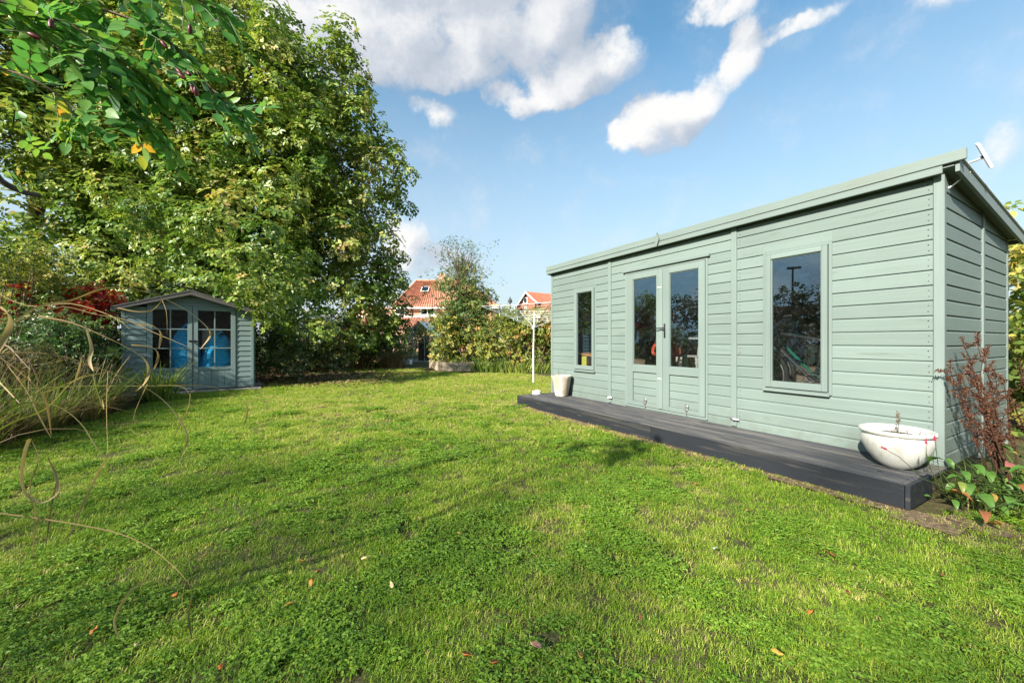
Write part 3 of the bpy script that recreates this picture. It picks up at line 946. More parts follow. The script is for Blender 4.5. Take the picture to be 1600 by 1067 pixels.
# ------------------------------------------------------------------ things kept inside, seen through the glass
def inside(x, y, z=0.0):
    return (Matrix.Translation(HC) @ Matrix.Rotation(R(120), 4, 'Z')) @ Vector((x, y, z))
FL = DECK - .009
ld = thing('stepladder', 'aluminium stepladder leaning inside behind the glazed door with the blue reflection', 'ladder', inside(2.42, -.50, FL), R(120))
for sx, ln in ((0.0, .05), (0.36, -.05)):
    MB().tube([(sx, .03, 0), (sx + ln, -.25, 1.22)], .018, 4).build('stile', M['alu'], ld)
for i in range(4):
    zz = .22 + .25 * i
    MB().box(0, .36, -.045 - zz * .21, .045 - zz * .21, zz, zz + .03, .004).build('tread', M['alu'], ld)
bx = thing('cardboard_box', 'pale box on the floor behind the stepladder inside the summerhouse', 'box', inside(2.55, -.95, FL), R(120))
MB().box(0, .5, -.35, 0, 0, .72, .006).build('carton', M['cream_paint'], bx)
MB().box(.22, .28, .0005, .002, 0.05, .72).build('tape', M['box_wood'], bx)
reel = thing('cable_coil', 'coil of red orange cable hanging behind the meeting of the doors', 'cable', inside(2.72, -.24, 0), R(120))
cb = MB()
for i in range(7):
    a = .12 + .012 * i
    cb.tube([(a * 1.25 * math.cos(t), -.01 * i, .98 + a * .7 * math.sin(t) - .03 * math.cos(2 * t)) for t in np.linspace(0, 2 * PI, 25)], .0055, 5)
cb.build('cable', M['red_cable'], reel)
MB().tube([(-.12, 0, 1.06), (-.08, 0, 1.18), (0, 0, 1.22), (.08, 0, 1.18), (.12, 0, 1.06)], .014, 6).build('hanger', M['metal'], reel)
rk = thing('garden_fork', 'wooden handled garden tool standing upright inside the doors', 'garden tool', inside(2.62, -.30, FL), R(120))
MB().tube([(0, 0, .30), (0.01, 0, 1.32)], .017, 8).build('shaft', M['handle_wood'], rk, smooth=True)
MB().tube([(-.05, 0, 1.32), (.07, 0, 1.32)], .018, 8).build('grip', M['orange_plastic'], rk, smooth=True)
tn = MB()
for dx in (-.07, -.025, .02, .065): tn.tube([(dx, 0, .30), (dx, .02, .02)], .006, 5)
tn.box(-.08, .08, -.012, .012, .29, .32); tn.build('tines', M['dark_metal'], rk)
bn = thing('timber_offcuts', 'orange brown timber offcuts stacked inside the narrow far window', 'timber', inside(4.22, -.12, FL), R(120))
MB().box(-.18, .28, -.34, -.02, .0, .52, .006).build('crate', M['box_wood'], bn)
MB().box(-.22, .32, -.30, .02, .70, .735, .004).build('plank', M['box_wood'], bn).rotation_euler = (0, R(-4), R(5))
MB().box(-.05, .04, -.36, .04, .53, .69, .006).build('offcut', M['yellow'], bn).rotation_euler = (0, 0, R(28))
MB().box(.08, .2, -.30, -.02, .53, .67, .006).build('offcut', M['box_wood'], bn).rotation_euler = (0, 0, R(-12))

def bicycle(name, label, origin, rz, paint_mat, basket=False):
    e = thing(name, label, 'bicycle', origin, rz, 'bicycles stored behind the near window')
    rw = .31
    for cx in (0.0, 0.98):
        wl = bpy.data.objects.new('wheel', None); C.objects.link(wl); wl.parent = e
        t = MB(); t.tube([(cx + rw * math.cos(a), 0, rw + .02 + rw * math.sin(a)) for a in np.linspace(0, 2 * PI, 37)], .020, 8, False); t.build('tyre', M['rubber'], wl, smooth=True)
        t = MB(); t.tube([(cx + (rw - .028) * math.cos(a), 0, rw + .02 + (rw - .028) * math.sin(a)) for a in np.linspace(0, 2 * PI, 37)], .010, 6, False); t.build('rim', M['metal'], wl, smooth=True)
        t = MB()
        for i in range(18):
            a = 2 * PI * i / 18
            t.tube([(cx + .02 * math.cos(a + 1), .03 * (-1) ** i, rw + .02 + .02 * math.sin(a + 1)), (cx + (rw - .03) * math.cos(a), 0, rw + .02 + (rw - .03) * math.sin(a))], .0016, 4)
        t.tube([(cx, -.05, rw + .02), (cx, .05, rw + .02)], .018, 8)
        t.build('spokes', M['metal'], wl)
        t = MB(); t.ribbon([(cx + (rw + .035) * math.cos(a), 0, rw + .02 + (rw + .035) * math.sin(a)) for a in np.linspace(.35, 2.5, 12)], .026, side=(0, 1, 0), fold=-.3); t.build('mudguard', M['dark_metal'], wl)
    hub0, hub1, bb, st, hd = (0, 0, .33), (.98, 0, .33), (.42, 0, .29), (.30, 0, .80), (.80, 0, .82)
    fm = MB()
    fm.tube([bb, st], .017, 8); fm.tube([(.80, 0, .70), bb], .020, 8); fm.tube([(.32, 0, .72), hd], .017, 8)
    for s in (-.05, .05):
        fm.tube([(0, s, .33), (.42, s * .5, .29)], .010, 6); fm.tube([(0, s, .33), (.31, s * .3, .74)], .009, 6)
        fm.tube([(.98, s, .33), (.82, s * .8, .68)], .013, 6)
    fm.tube([(.83, 0, .66), (.775, 0, .90)], .021, 8)
    fm.build('frame', paint_mat, e, smooth=True)
    MB().tube([st, (.275, 0, .90)], .013, 8).build('seat_post', M['metal'], e, smooth=True)
    sd = MB(); sd.lathe([(0, -.03), (.07, -.02), (.085, .005), (.06, .025), (0, .03)], 14, 0, 0, 1.6, .8); so = sd.build('saddle', M['cream_paint'] if basket else M['dark_metal'], e, smooth=True); so.location = (.27, 0, .93)
    MB().tube([(.74, -.29, 1.02), (.80, -.22, 1.01), (.77, -.06, .97), (.775, 0, .92), (.77, .06, .97), (.80, .22, 1.01), (.74, .29, 1.02)], .012, 6).build('handlebar', M['metal'], e, smooth=True)
    ck = MB(); ck.tube([(bb[0] + .085 * math.cos(a), .045, bb[2] + .085 * math.sin(a)) for a in np.linspace(0, 2 * PI, 21)], .006, 5, False)
    ck.tube([(bb[0], -.08, bb[2]), (bb[0], .08, bb[2])], .014, 8); ck.tube([(bb[0], .075, bb[2]), (bb[0] + .14, .085, bb[2] - .07)], .009, 6); ck.tube([(bb[0], -.075, bb[2]), (bb[0] - .14, -.085, bb[2] + .07)], .009, 6)
    ck.build('crank', M['metal'], e)
    for s in (-1, 1):
        MB().box(bb[0] + s * .14 - .045, bb[0] + s * .14 + .045, s * .085, s * .17, bb[2] - s * .07 - .012, bb[2] - s * .07 + .012, .003).build('pedal', M['orange_plastic'] if basket else M['rubber'], e)
    return e
PL = thing('pallet', 'low timber pallet carrying the bicycles inside the near window', 'pallet', inside(.40, -.15, FL), R(120))
for y_ in (-.18, -.38, -.58, -.78, -.98, -1.18): MB().box(-.25, 1.75, y_ - .05, y_ + .05, .20, .222, .003).build('slat', M['box_wood'], PL)
for x_ in (-.2, .75, 1.7): MB().box(x_ - .04, x_ + .04, -1.22, -.12, 0, .199, .003).build('bearer', M['box_wood'], PL)
bicycle('bicycle', 'green framed bicycle seen through the near window', inside(.80, -1.02, FL + .224), R(120 - 3), M['green_paint'], True)
bicycle('bicycle', 'dark bicycle with bare metal bars behind the green one', inside(.62, -.55, FL + .224), R(120 + 3), M['black_paint'])

# ------------------------------------------------------------------ decking
DK = thing('decking_step', 'long dark grey weathered decking step along the front of the summerhouse', 'deck', HC, R(120))
DX0, DX1, DW = -.040, 4.885, .79
nb = 6
bw = (DW - .03) / nb
for i in range(nb):
    y0 = .036 + i * bw
    joint = (1.9, 3.3, 2.5, 1.4, 2.9, 2.2)[i]
    for (a, b_) in ((DX0, joint - .002), (joint + .002, DX1)):
        pr = []
        yb0, yb1 = y0 + .003, y0 + bw - .003
        ng = 9
        pr = [(yb0, DECK - .030), (yb0, DECK - .002)]
        for g in range(ng):
            u0 = yb0 + (yb1 - yb0) * (g + .1) / ng; u1 = yb0 + (yb1 - yb0) * (g + .9) / ng
            um = (u0 + u1) / 2
            pr += [(u0, DECK - .001), (um - .001, DECK - .001), (um + .001, DECK - .007), (u1, DECK - .007)]
        pr += [(yb1, DECK - .002), (yb1, DECK - .030)]
        dz = random.uniform(-.0015, .0015)
        MB().prism([(u, v + dz) for u, v in pr], 'x', a, b_).build('deck_board', M['deck_paint'], DK)
# ribbed upstand boards along the lawn edge and the end
def ribbed(x0, x1, yb):
    pr = [(yb - .020, .006), (yb + .003, .006)]
    ng = 16
    zt = DECK - .006
    for g in range(ng):
        z0 = .008 + (zt - .010) * g / ng; z1 = .008 + (zt - .010) * (g + 1) / ng; zm = z0 + (z1 - z0) * .65
        pr += [(yb + .003, z0), (yb + .003, zm), (yb, zm + .0005), (yb, z1 - .0005)]
    pr += [(yb + .003, zt), (yb - .020, zt)]
    return MB().prism(pr, 'x', x0, x1)
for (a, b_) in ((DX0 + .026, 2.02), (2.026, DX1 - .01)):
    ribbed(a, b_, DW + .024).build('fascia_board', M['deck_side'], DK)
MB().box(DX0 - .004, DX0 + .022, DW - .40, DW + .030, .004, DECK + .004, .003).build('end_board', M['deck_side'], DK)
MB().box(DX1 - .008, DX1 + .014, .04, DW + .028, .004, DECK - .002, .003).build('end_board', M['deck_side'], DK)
jo = MB()
for x in np.linspace(DX0 + .05, DX1 - .05, 9): jo.box(x - .02, x + .02, .05, DW - .02, .004, DECK - .032)
jo.build('joists', M['bark'], DK)
scw = MB()
for x in np.linspace(DX0 + .05, DX1 - .05, 9):
    for i in range(nb):
        for dy in (.03, bw - .03):
            yy = .036 + i * bw + dy
            scw.tube([(x + random.uniform(-.006, .006), yy, DECK - .004), (x, yy, DECK + .0012)], .0042, 6)
scw.build('screw_heads', M['dark_metal'], DK)['kind'] = 'stuff'

# ------------------------------------------------------------------ pots on the deck
def deck_pt(px, py): D = gd(py, DECK); return Vector((gx(px, D), D, DECK))
p = deck_pt(1406, 738) + Vector((.09, .115, 0))
bowl = thing('bowl_planter', 'wide glossy white bowl planter with thick rim on the near end of the decking', 'planter', p)
prof = [(r_ * .80, z_ * 1.0) for r_, z_ in [(.0, .0), (.088, .0), (.108, .008), (.165, .048), (.215, .108), (.246, .168), (.254, .205), (.250, .230), (.240, .25), (.262, .256), (.270, .268), (.264, .281), (.246, .285), (.230, .276), (.226, .245), (.0, .235)]]
MB().lathe(prof, 48).build('bowl', M['pot_white'], bowl, smooth=True)
MB().lathe([(.0, .245), (.12, .243), (.178, .238)], 24).build('soil', M['soil'], bowl)
st = MB()
st.tube([(.03, .02, .24), (.035, .02, .33), (.03, .02, .40)], [.003, .0025, .002], 5)
for i in range(14):
    a = random.random() * 6.28; zz = .32 + .08 * random.random()
    st.tube([(.032, .02, zz), (.032 + .012 * math.cos(a), .02 + .012 * math.sin(a), zz + .012)], [.003, .004], 4)
for i in range(18):
    a = random.random() * 6.28; r_ = .15 * random.random() ** .5
    st.ribbon([(r_ * math.cos(a), r_ * math.sin(a), .24), (r_ * math.cos(a) + .03, r_ * math.sin(a), .255 + .03 * random.random()), (r_ * math.cos(a) + .06 * math.cos(a), r_ * math.sin(a) + .04, .25)], [.002, .003, .001])
st.build('dead_stalks', M['twig'], bowl)
p = deck_pt(873, 620) + Vector((.06, .10, 0))
tp = thing('tapered_pot', 'weathered off white tapered pot at the far end of the decking', 'pot', p)
MB().lathe([(0, 0), (.100, 0), (.112, .02), (.160, .295), (.172, .315), (.174, .345), (.166, .350), (.154, .345), (.148, .30), (0, .29)], 40).build('vessel', M['pot_stone'], tp, smooth=True)
MB().lathe([(0, .300), (.10, .298), (.150, .294)], 20).build('soil', M['soil'], tp)
dst = MB()
for i in range(7):
    a = random.random() * 6.28
    dst.tube([(.06 * math.cos(a), .06 * math.sin(a), .29), (.07 * math.cos(a), .07 * math.sin(a), .40), (.09 * math.cos(a), .08 * math.sin(a), .45)], [.002, .0015, .001], 4)
dst.build('dead_stalks', M['straw'], tp)
p = deck_pt(838.5, 616)
sc_ = thing('pet_bowl', 'small shallow white dish on the far end of the decking', 'dish', p)
MB().lathe([(0, 0), (.075, 0), (.080, .008), (.070, .045), (.076, .052), (.072, .056), (.062, .050), (.056, .018), (0, .015)], 28).build('dish', M['white_plastic'], sc_, smooth=True)
MB().lathe([(0, .016), (.03, .017), (.055, .019)], 20).build('dried_residue', M['cream_paint'], sc_)

# ------------------------------------------------------------------ flat satellite panel on the roof corner
def hl(x, y, z): return (Matrix.Translation(HC) @ Matrix.Rotation(R(120), 4, 'Z')) @ Vector((x, y, z))
dish = thing('satellite_antenna', 'white flat satellite antenna on a bent arm at the roof corner', 'antenna', hl(-.06, -.10, zr(-.10) + .05), R(120))
def dl(px, py, D):                               # photo pixel at depth D in the antenna's own frame
    wv = at(px, py, D)
    return (Matrix.Translation(hl(-.06, -.10, zr(-.10) + .05)) @ Matrix.Rotation(R(120), 4, 'Z')).inverted() @ wv
Dd = 3.05
a_ = MB(); a_.tube([dl(1497, 262, Dd), dl(1505, 259, Dd), dl(1514, 255, Dd), dl(1526, 251, Dd), dl(1533, 248, Dd)], 0.009, 8); a_.build('arm', M['alu'], dish, smooth=True)
b_ = MB(); b_.box(-.05, .05, -.05, .05, -.02, .035, .006); b_.build('bracket', M['white_plastic'], dish)
pn = MB(); hw = .108
pn.prism([(hw * s * 1.0, hw * .62 * t) for s, t in ((-1, -.92), (-.92, -1), (.92, -1), (1, -.92), (1, .92), (.92, 1), (-.92, 1), (-1, .92))], 'z', -.008, .008)
po = pn.build('panel', M['white_plastic'], dish)
c1 = dl(1538, 244, Dd)
dirp = (Vector(dl(1527, 225, Dd)) - Vector(dl(1549, 262, Dd))).normalized()
viewdir = (Vector(dl(1538, 244, Dd)) - Vector(dl(1538, 244, Dd - 1))).normalized()
sidev = dirp.cross(viewdir).normalized()
nrm_ = (sidev + viewdir * -.07).normalized()
other = nrm_.cross(dirp).normalized()
po.matrix_basis = Matrix.Translation(c1) @ Matrix((dirp, other, nrm_)).transposed().to_4x4()
MB().tube([dl(1533, 248, Dd), c1], .012, 8).build('mount', M['dark_metal'], dish)
ca = MB()
ca.tube([at(1516, 269, 2.96), at(1508, 276, 2.94), at(1498, 283, 2.95), at(1488, 291, 2.96), at(1479, 296, 2.98)], .006, 6)
tag(ca.build('antenna_cable', M['white_plastic'], smooth=True), 'short white cable looping from the antenna into the end wall', 'cable')

# ------------------------------------------------------------------ the small blue green summerhouse under the oak
S0 = Vector((-7.905, 7.906, 0))
SRZ = math.atan2(.54, .841)
SHED = thing('garden_shed', 'small blue green summerhouse with glazed double doors under the oak', 'shed', S0, SRZ)
SW, SD, SE, SR = 2.23, 1.75, 1.79, 2.16        # width, depth, eaves, ridge
sfront = bpy.data.objects.new('front_wall', None); C.objects.link(sfront); sfront.parent = SHED
def sroof(x): return SE + (SR - SE) * (1 - abs(x - SW / 2) / (SW / 2))
SROW = .117
def shed_board(poly, name='board', parent=sfront):
    n = len(poly)
    f0 = -.030 + random.uniform(-.0015, .0015)          # foot proud of the head, so each board laps the one below
    zlo, zhi = min(p[1] for p in poly), max(p[1] for p in poly)
    v = [(x, f0 + .016 * (z_ - zlo) / max(1e-6, zhi - zlo), z_) for x, z_ in poly] + [(x, 0.0, z_) for x, z_ in poly]
    MB().add(v, [tuple(range(n)), tuple(range(2 * n - 1, n - 1, -1))] + [(i, n + i, n + (i + 1) % n, (i + 1) % n) for i in range(n)]).build(name, M['slate_board'], parent)
z = .06
while z < SR - .02:
    z1 = z + SROW - .004
    if z < 1.86:
        for (x0, x1) in ((.05, .375), (1.90, SW - .05)):
            pol = [(x0, z), (x1, z), (x1, min(z1, sroof(x1) - .01)), (x0, min(z1, sroof(x0) - .01))]
            if pol[2][1] > z + .01 and pol[3][1] > z + .01: shed_board(pol)
    if z1 > 1.86:                                # gable above the doors
        zz = max(z, 1.86)
        half = max(0.0, (SR - .015 - zz) / (SR - SE) * SW / 2)
        half1 = max(0.0, (SR - .015 - z1) / (SR - SE) * SW / 2)
        if half > .05:
            lim = 1.115 - .05
            half, h1 = min(half, lim), min(half1, lim)
            if zz < z1 - .01 : shed_board([(SW / 2 - half, zz), (SW / 2 + half, zz), (SW / 2 + h1, z1), (SW / 2 - h1, z1)])
    z += SROW
MB().box(.0, .055, -.030, .03, .03, sroof(.03), .003).build('corner_post', M['slate_trim'], SHED)
MB().box(SW - .055, SW, -.030, .03, .03, sroof(SW - .03), .003).build('corner_post', M['slate_trim'], SHED)
wl = MB()
wl.box(.0, .03, .03, SD, .03, SE); wl.box(SW - .03, SW, .03, SD, .03, SE)
wl.prism([(.03, .03), (SW - .03, .03), (SW - .03, SE), (SW / 2, SR - .02), (.03, SE)], 'y', SD - .03, SD)
wl.build('side_walls', M['interior'], SHED)
for i in range(15):
    MB().box(SW + .0005, SW + .018, .035, SD, .06 + i * SROW, .06 + (i + 1) * SROW - .005).build('board', M['slate_board'], SHED)
fln = MB(); fln.box(.03, .39, .001, .02, .05, SE - .05); fln.box(1.886, SW - .03, .001, .02, .05, SE - .05)
fln.prism([(.39, 1.87), (1.886, 1.87), (1.886, SE), (SW / 2, SR - .03), (.39, SE)], 'y', .001, .02); fln.build('lining', M['interior'], SHED)
MB().box(.03, SW - .03, .03, SD - .03, .03, .06).build('floor', M['interior'], SHED)
MB().box(-.10, SW + .15, -.16, SD + .1, -.05, .028, .01).build('base_slab', M['concrete'], SHED)
srf = bpy.data.objects.new('roof', None); C.objects.link(srf); srf.parent = SHED
for s in (-1, 1):
    xe = SW / 2 + s * (SW / 2 + .11)
    ze = SE - .11 * (SR - SE) / (SW / 2)
    t0 = .022
    pol = [(SW / 2, SR + .005), (xe, ze + .005), (xe, ze + .030), (SW / 2, SR + .030)]
    MB().prism(pol if s > 0 else pol[::-1], 'y', -.24, SD + .1).build('roof_felt', M['felt'], srf)
    pol = [(SW / 2, SR - .075), (xe, ze - .055), (xe, ze + .003), (SW / 2, SR + .003)]
    MB().prism(pol if s > 0 else pol[::-1], 'y', -.232, -.212).build('bargeboard', M['felt'], srf)
# doors
for (a, b_, g0, g1) in ((.385, 1.118, .474, 1.040), (1.124, 1.888, 1.216, 1.800)):
    d_ = bpy.data.objects.new('door', None); C.objects.link(d_); d_.parent = SHED
    zb, zt, gb, gt = .05, 1.855, .53, 1.765
    MB().box(a, g0, -.040, -.004, zb, zt, .003).build('door_stile', M['slate_trim'], d_)
    MB().box(g1, b_, -.040, -.004, zb, zt, .003).build('door_stile', M['slate_trim'], d_)
    MB().box(g0, g1, -.0395, -.004, gt, zt, .003).build('door_rail', M['slate_board'], d_)
    MB().box(g0, g1, -.0395, -.004, gb - .07, gb, .003).build('door_rail', M['slate_board'], d_)
    MB().box(g0, g1, -.0395, -.004, zb, zb + .07, .003).build('door_rail', M['slate_board'], d_)
    nbd = 5
    for i in range(nbd):
        u0 = g0 + (g1 - g0) * i / nbd; u1 = g0 + (g1 - g0) * (i + 1) / nbd
        MB().box(u0 + .002, u1 - .002, -.026, -.010, zb + .07, gb - .07, .003).build('panel_board', M['slate_trim'], d_)
    xm = (g0 + g1) / 2
    MB().box(xm - .011, xm + .011, -.036, -.010, gb, gt, .002).build('glazing_bar', M['slate_trim'], d_)
    for i in (1, 2):
        zz = gb + (gt - gb) * i / 3
        for (q0, q1) in ((g0, xm - .011), (xm + .011, g1)):
            MB().box(q0, q1, -.0355, -.010, zz - .011, zz + .011, .002).build('glazing_bar', M['slate_board'], d_)
    for ix, (q0, q1) in enumerate(((g0, xm - .011), (xm + .011, g1))):
        for i in range(3):
            z0 = gb + (gt - gb) * i / 3 + (.011 if i else 0); z1 = gb + (gt - gb) * (i + 1) / 3 - (.011 if i < 2 else 0)
            MB().box(q0 + .0005, q1 - .0005, -.022, -.018, z0 + .0005, z1 - .0005).build('pane', M['shed_glass'], d_)
MB().box(1.116, 1.128, -.046, -.041, .06, 1.85).build('door_gap', M['dark_metal'], SHED)
hn = MB()
for xx in (1.085, 1.165):
    hn.box(xx - .03, xx + .03, -.052, -.041, 1.085, 1.115, .003); hn.tube([(xx, -.05, 1.10), (xx, -.085, 1.10)], .012, 8); hn.tube([(xx - .01, -.085, 1.10), (xx + .012, -.085, 1.10)], .022, 10)
hn.build('door_handles', M['dark_metal'], SHED)
# two stuffed blue bags inside
def bag(loc, rx, ry, rz_, lean, label, seed):
    rg = np.random.default_rng(seed)
    e = thing('blue_bag', label, 'bag', loc, SRZ, 'blue bags in the small summerhouse')
    b = MB(); n, m = 36, 22
    for i in range(m + 1):
        t = i / m
        zz = rz_ * t
        prof = (math.sin(PI * min(1, (t * .96 + .02))) ** .38) * (1.0 - .22 * t)
        for k in range(n):
            a = 2 * PI * k / n
            wr = 1 + .035 * math.sin(5 * a + 7 * t + seed) + .05 * math.sin(11 * t + 2 * a + seed * 2) + .025 * math.sin(23 * t - 3 * a)
            b.v.append((rx * prof * wr * math.cos(a) + lean * t, ry * prof * wr * math.sin(a), zz + .04 * math.sin(3 * a + seed) * t))
    for i in range(m):
        for k in range(n):
            b.f.append((i * n + k, i * n + (k + 1) % n, (i + 1) * n + (k + 1) % n, (i + 1) * n + k))
    b.f.append(tuple(range(n - 1, -1, -1))); b.f.append(tuple(m * n + k for k in range(n)))
    b.build('sack', M['blue_bag'], e, smooth=True)
    tb = MB(); tb.tube([(lean - .04, 0, rz_ - .01), (lean, -.01, rz_ + .06), (lean + .05, .01, rz_ + .10)], [.03, .022, .05], 8); tb.build('tied_neck', M['blue_bag'], e, smooth=True)
def sl(x, y, z): return (Matrix.Translation(S0) @ Matrix.Rotation(SRZ, 4, 'Z')) @ Vector((x, y, z))
bag(sl(.98, .31, .06), .30, .28, 1.30, -.04, 'taller blue bag behind the doors, beside the door meeting', 3)
bag(sl(1.50, .33, .06), .36, .28, 1.16, .05, 'lower slumped blue bag behind the glazed door nearer the oak', 8)
ch = thing('folded_chair', 'folded white plastic chair leaning at the back of the small summerhouse', 'chair', sl(1.35, 1.15, .06), SRZ)
MB().box(-.18, .18, -.02, .02, .85, 1.35, .01).build('backrest', M['cream_paint'], ch)
for s in (-.17, .17): MB().tube([(s, .05, 0), (s, -.02, 1.3)], .014, 6).build('leg', M['cream_paint'], ch)
MB().box(-.17, .17, -.06, -.03, .42, .80, .01).build('seat', M['cream_paint'], ch)

# ------------------------------------------------------------------ rotary clothes airer
D_ = 10.4
AIR = thing('clothes_airer', 'open rotary clothes airer on a thin white pole in front of the hedge', 'clothes airer', (gx(833.5, D_), D_, 0))
MB().tube([(0, 0, -.02), (0, 0, .9)], .021, 10).build('lower_pole', M['white_plastic'], AIR, smooth=True)
MB().tube([(0, 0, .9), (.02, 0, 1.84)], .017, 10).build('upper_pole', M['white_plastic'], AIR, smooth=True)
MB().lathe([(0, 1.42), (.035, 1.42), (.042, 1.45), (.035, 1.50), (0, 1.50)], 12).build('hub', M['white_plastic'], AIR)
tips = []
for i in range(4):
    a = R(14) + i * PI / 2
    tip = Vector((1.40 * math.cos(a), 1.40 * math.sin(a), 2.0))
    tips.append(tip)
    MB().tube([(0.02, 0, 1.46), tip * .5 + Vector((0, 0, .73)) , tip], .011, 6).build('arm', M['alu'], AIR, smooth=True)
    mid = Vector((0, 0, 1.46)).lerp(tip, .45)
    MB().tube([(0.02, 0, 1.80), mid], .007, 6).build('stay', M['alu'], AIR)
for k in range(7):
    t = .34 + .66 * k / 6
    ln = MB()
    for i in range(4):
        p, q = Vector((0, 0, 1.46)).lerp(tips[i], t), Vector((0, 0, 1.46)).lerp(tips[(i + 1) % 4], t)
        m_ = (p + q) / 2 - Vector((0, 0, .02))
        ln.tube([p, m_, q], .0035, 4, False)
    ln.build('line', M['alu'], AIR)
pg = MB()
for k in range(26):
    i = random.randrange(4); t = random.choice((.45, .67, .89, 1.0)); u = random.random()
    p = Vector((0, 0, 1.46)).lerp(tips[i], t).lerp(Vector((0, 0, 1.46)).lerp(tips[(i + 1) % 4], t), u)
    pg.box(p.x - .006, p.x + .006, p.y - .006, p.y + .006, p.z - .06, p.z + .01)
pg.build('pegs', M['white_plastic'], AIR)

# ------------------------------------------------------------------ raised bed, trough, greenhouse
RB = thing('raised_bed', 'low raised bed of weathered timber sleepers at the end of the lawn', 'raised bed', (gx(690, 14.2), 14.2, 0), R(2))
MB().box(0, 1.22, 0, .10, 0, .17, .012).build('sleeper', M['sleeper'], RB); MB().box(0.004, 1.226, .004, .104, .175, .33, .012).build('sleeper', M['sleeper'], RB)
for (zz0, zz1, o_) in ((0, .17, 0), (.175, .33, .004)):
    b = MB(); b.prism([(-.10 + o_, .0), (-.005 + o_, .0), (-.75, 2.2), (-.85, 2.2)], 'z', zz0, zz1); b.build('sleeper', M['sleeper'], RB)
    b = MB(); b.prism([(1.225, .02 + o_), (1.32, .02 + o_), (.60, 2.2), (.50, 2.2)], 'z', zz0, zz1); b.build('sleeper', M['sleeper'], RB)
MB().box(-.85, .6, 2.2, 2.3, 0, .33, .012).build('sleeper', M['sleeper'], RB)
MB().prism([(-.0, .1), (1.22, .1), (.50, 2.2), (-.75, 2.2)], 'z', .05, .24).build('soil', M['soil'], RB)
TR = thing('white_trough', 'low white trough planter on the lawn in front of the greenhouse', 'planter', (gx(630.5, 18.6), 18.6, 0), R(-6))
tv_ = MB(); tv_.box(-.32, .32, -.02, .0, 0, .23, .006); tv_.box(-.32, .32, .28, .30, 0, .23, .006); tv_.box(-.32, -.30, .0, .28, 0, .2295, .004); tv_.box(.30, .32, .0, .28, 0, .2295, .004)
tv_.build('trough', M['white_plastic'], TR); MB().box(-.29, .29, .005, .275, .02, .20).build('soil', M['soil'], TR)
GD = 21.0
GH = thing('greenhouse', 'aluminium framed glass greenhouse half hidden between the oak and the tall shrub', 'greenhouse', (gx(654, GD), GD, 0), R(-4))
gw, ge, gr_, gl_ = .95, 1.35, 2.18, 2.4
bars = []
for y in (0, gl_):
    bars += [((-gw, y, 0), (-gw, y, ge)), ((gw, y, 0), (gw, y, ge)), ((-gw, y, ge), (0, y, gr_)), ((gw, y, ge), (0, y, gr_)), ((-gw, y, .04), (gw, y, .04)), ((-.32, y, 0), (-.32, y, 1.85)), ((.32, y, 0), (.32, y, 1.85)), ((-gw, y, ge), (gw, y, ge)), ((-gw, y, .75), (-.32, y, .75)), ((.32, y, .75), (gw, y, .75))]
bars += [((0, 0, gr_), (0, gl_, gr_))]
for s in (-gw, gw):
    bars += [((s, 0, ge), (s, gl_, ge)), ((s, 0, .04), (s, gl_, .04))]
    for y in (.6, 1.2, 1.8): bars += [((s, y, 0), (s, y, ge)), ((s, y, ge), (0, y, gr_))]
for p, q in bars:
    MB().tube([p, q], .020, 4).build('glazing_bar', M['alu'], GH)
for (x0, x1) in ((-gw, -.32), (.32, gw)):
    for (z0, z1) in ((.06, .74), (.77, ge - .02)):
        MB().box(x0 + .02, x1 - .02, -.004, .0, z0, z1).build('pane', M['greenhouse_glass'], GH)
MB().prism([(-gw + .05, ge + .02), (gw - .05, ge + .02), (0, gr_ - .04)], 'y', -.004, 0).build('pane', M['greenhouse_glass'], GH)
for s in (-1, 1):
    for k in range(4):
        y0, y1 = .6 * k + .02, .6 * k + .58
        MB().box(s * gw - .002, s * gw + .002, y0, y1, .06, ge - .02).build('pane', M['greenhouse_glass'], GH)
        b = MB(); b.add([(s * gw, y0, ge + .01), (s * gw, y1, ge + .01), (s * .02, y1, gr_), (s * .02, y0, gr_), (s * gw, y0, ge + .016), (s * gw, y1, ge + .016), (s * .02, y1, gr_ + .006), (s * .02, y0, gr_ + .006)], [(0, 1, 2, 3), (7, 6, 5, 4), (0, 4, 5, 1), (1, 5, 6, 2), (2, 6, 7, 3), (3, 7, 4, 0)]); b.build('pane', M['greenhouse_glass'], GH)
MB().box(-gw, gw, gl_ - .02, gl_ - .01, .05, ge).build('pane', M['greenhouse_glass'], GH)
MB().box(-.30, .30, .9, 1.0, .02, 1.0, .01).build('bench', M['bark'], GH)
MB().box(-gw - .1, gw + .1, -.5, gl_ + .1, -.05, .02).build('base_slab', M['concrete'], GH)

# ------------------------------------------------------------------ houses beyond the garden
def tile_roof(parent, quad, nu, nv, amp=.075, name='roof_slope', mat='roof_tile'):
    """pantile slope: rounded rolls running down the slope, stepped at each course.  quad: eave0, eave1, ridge1, ridge0"""
    e0, e1, r1, r0 = [Vector(p) for p in quad]
    nrm = (e1 - e0).cross(r0 - e0).normalized()
    b = MB()
    per = 4
    cols = nu * per + 1
    for j in range(nv):
        for edge in (0, 1):
            t = (j + edge) / nv
            lift = .055 * (1 - edge)
            for i in range(cols):
                u = i / (cols - 1)
                p = e0.lerp(e1, u).lerp(r0.lerp(r1, u), t)
                p = p + nrm * (amp * math.sin(2 * PI * (i % per) / per) + lift)
                b.v.append(tuple(p))
    for j in range(2 * nv - 1):
        for i in range(cols - 1):
            a = j * cols + i
            b.f.append((a, a + 1, a + 1 + cols, a + cols))
    return b.build(name, M[mat], parent, fix=False)
HD = 46.0
hx0, hx1 = gx(556, HD), gx(775, HD)
H1 = thing('brick_house', 'orange brick semi detached house with hipped clay tile roof and skylight', 'house', (0, HD, 0))
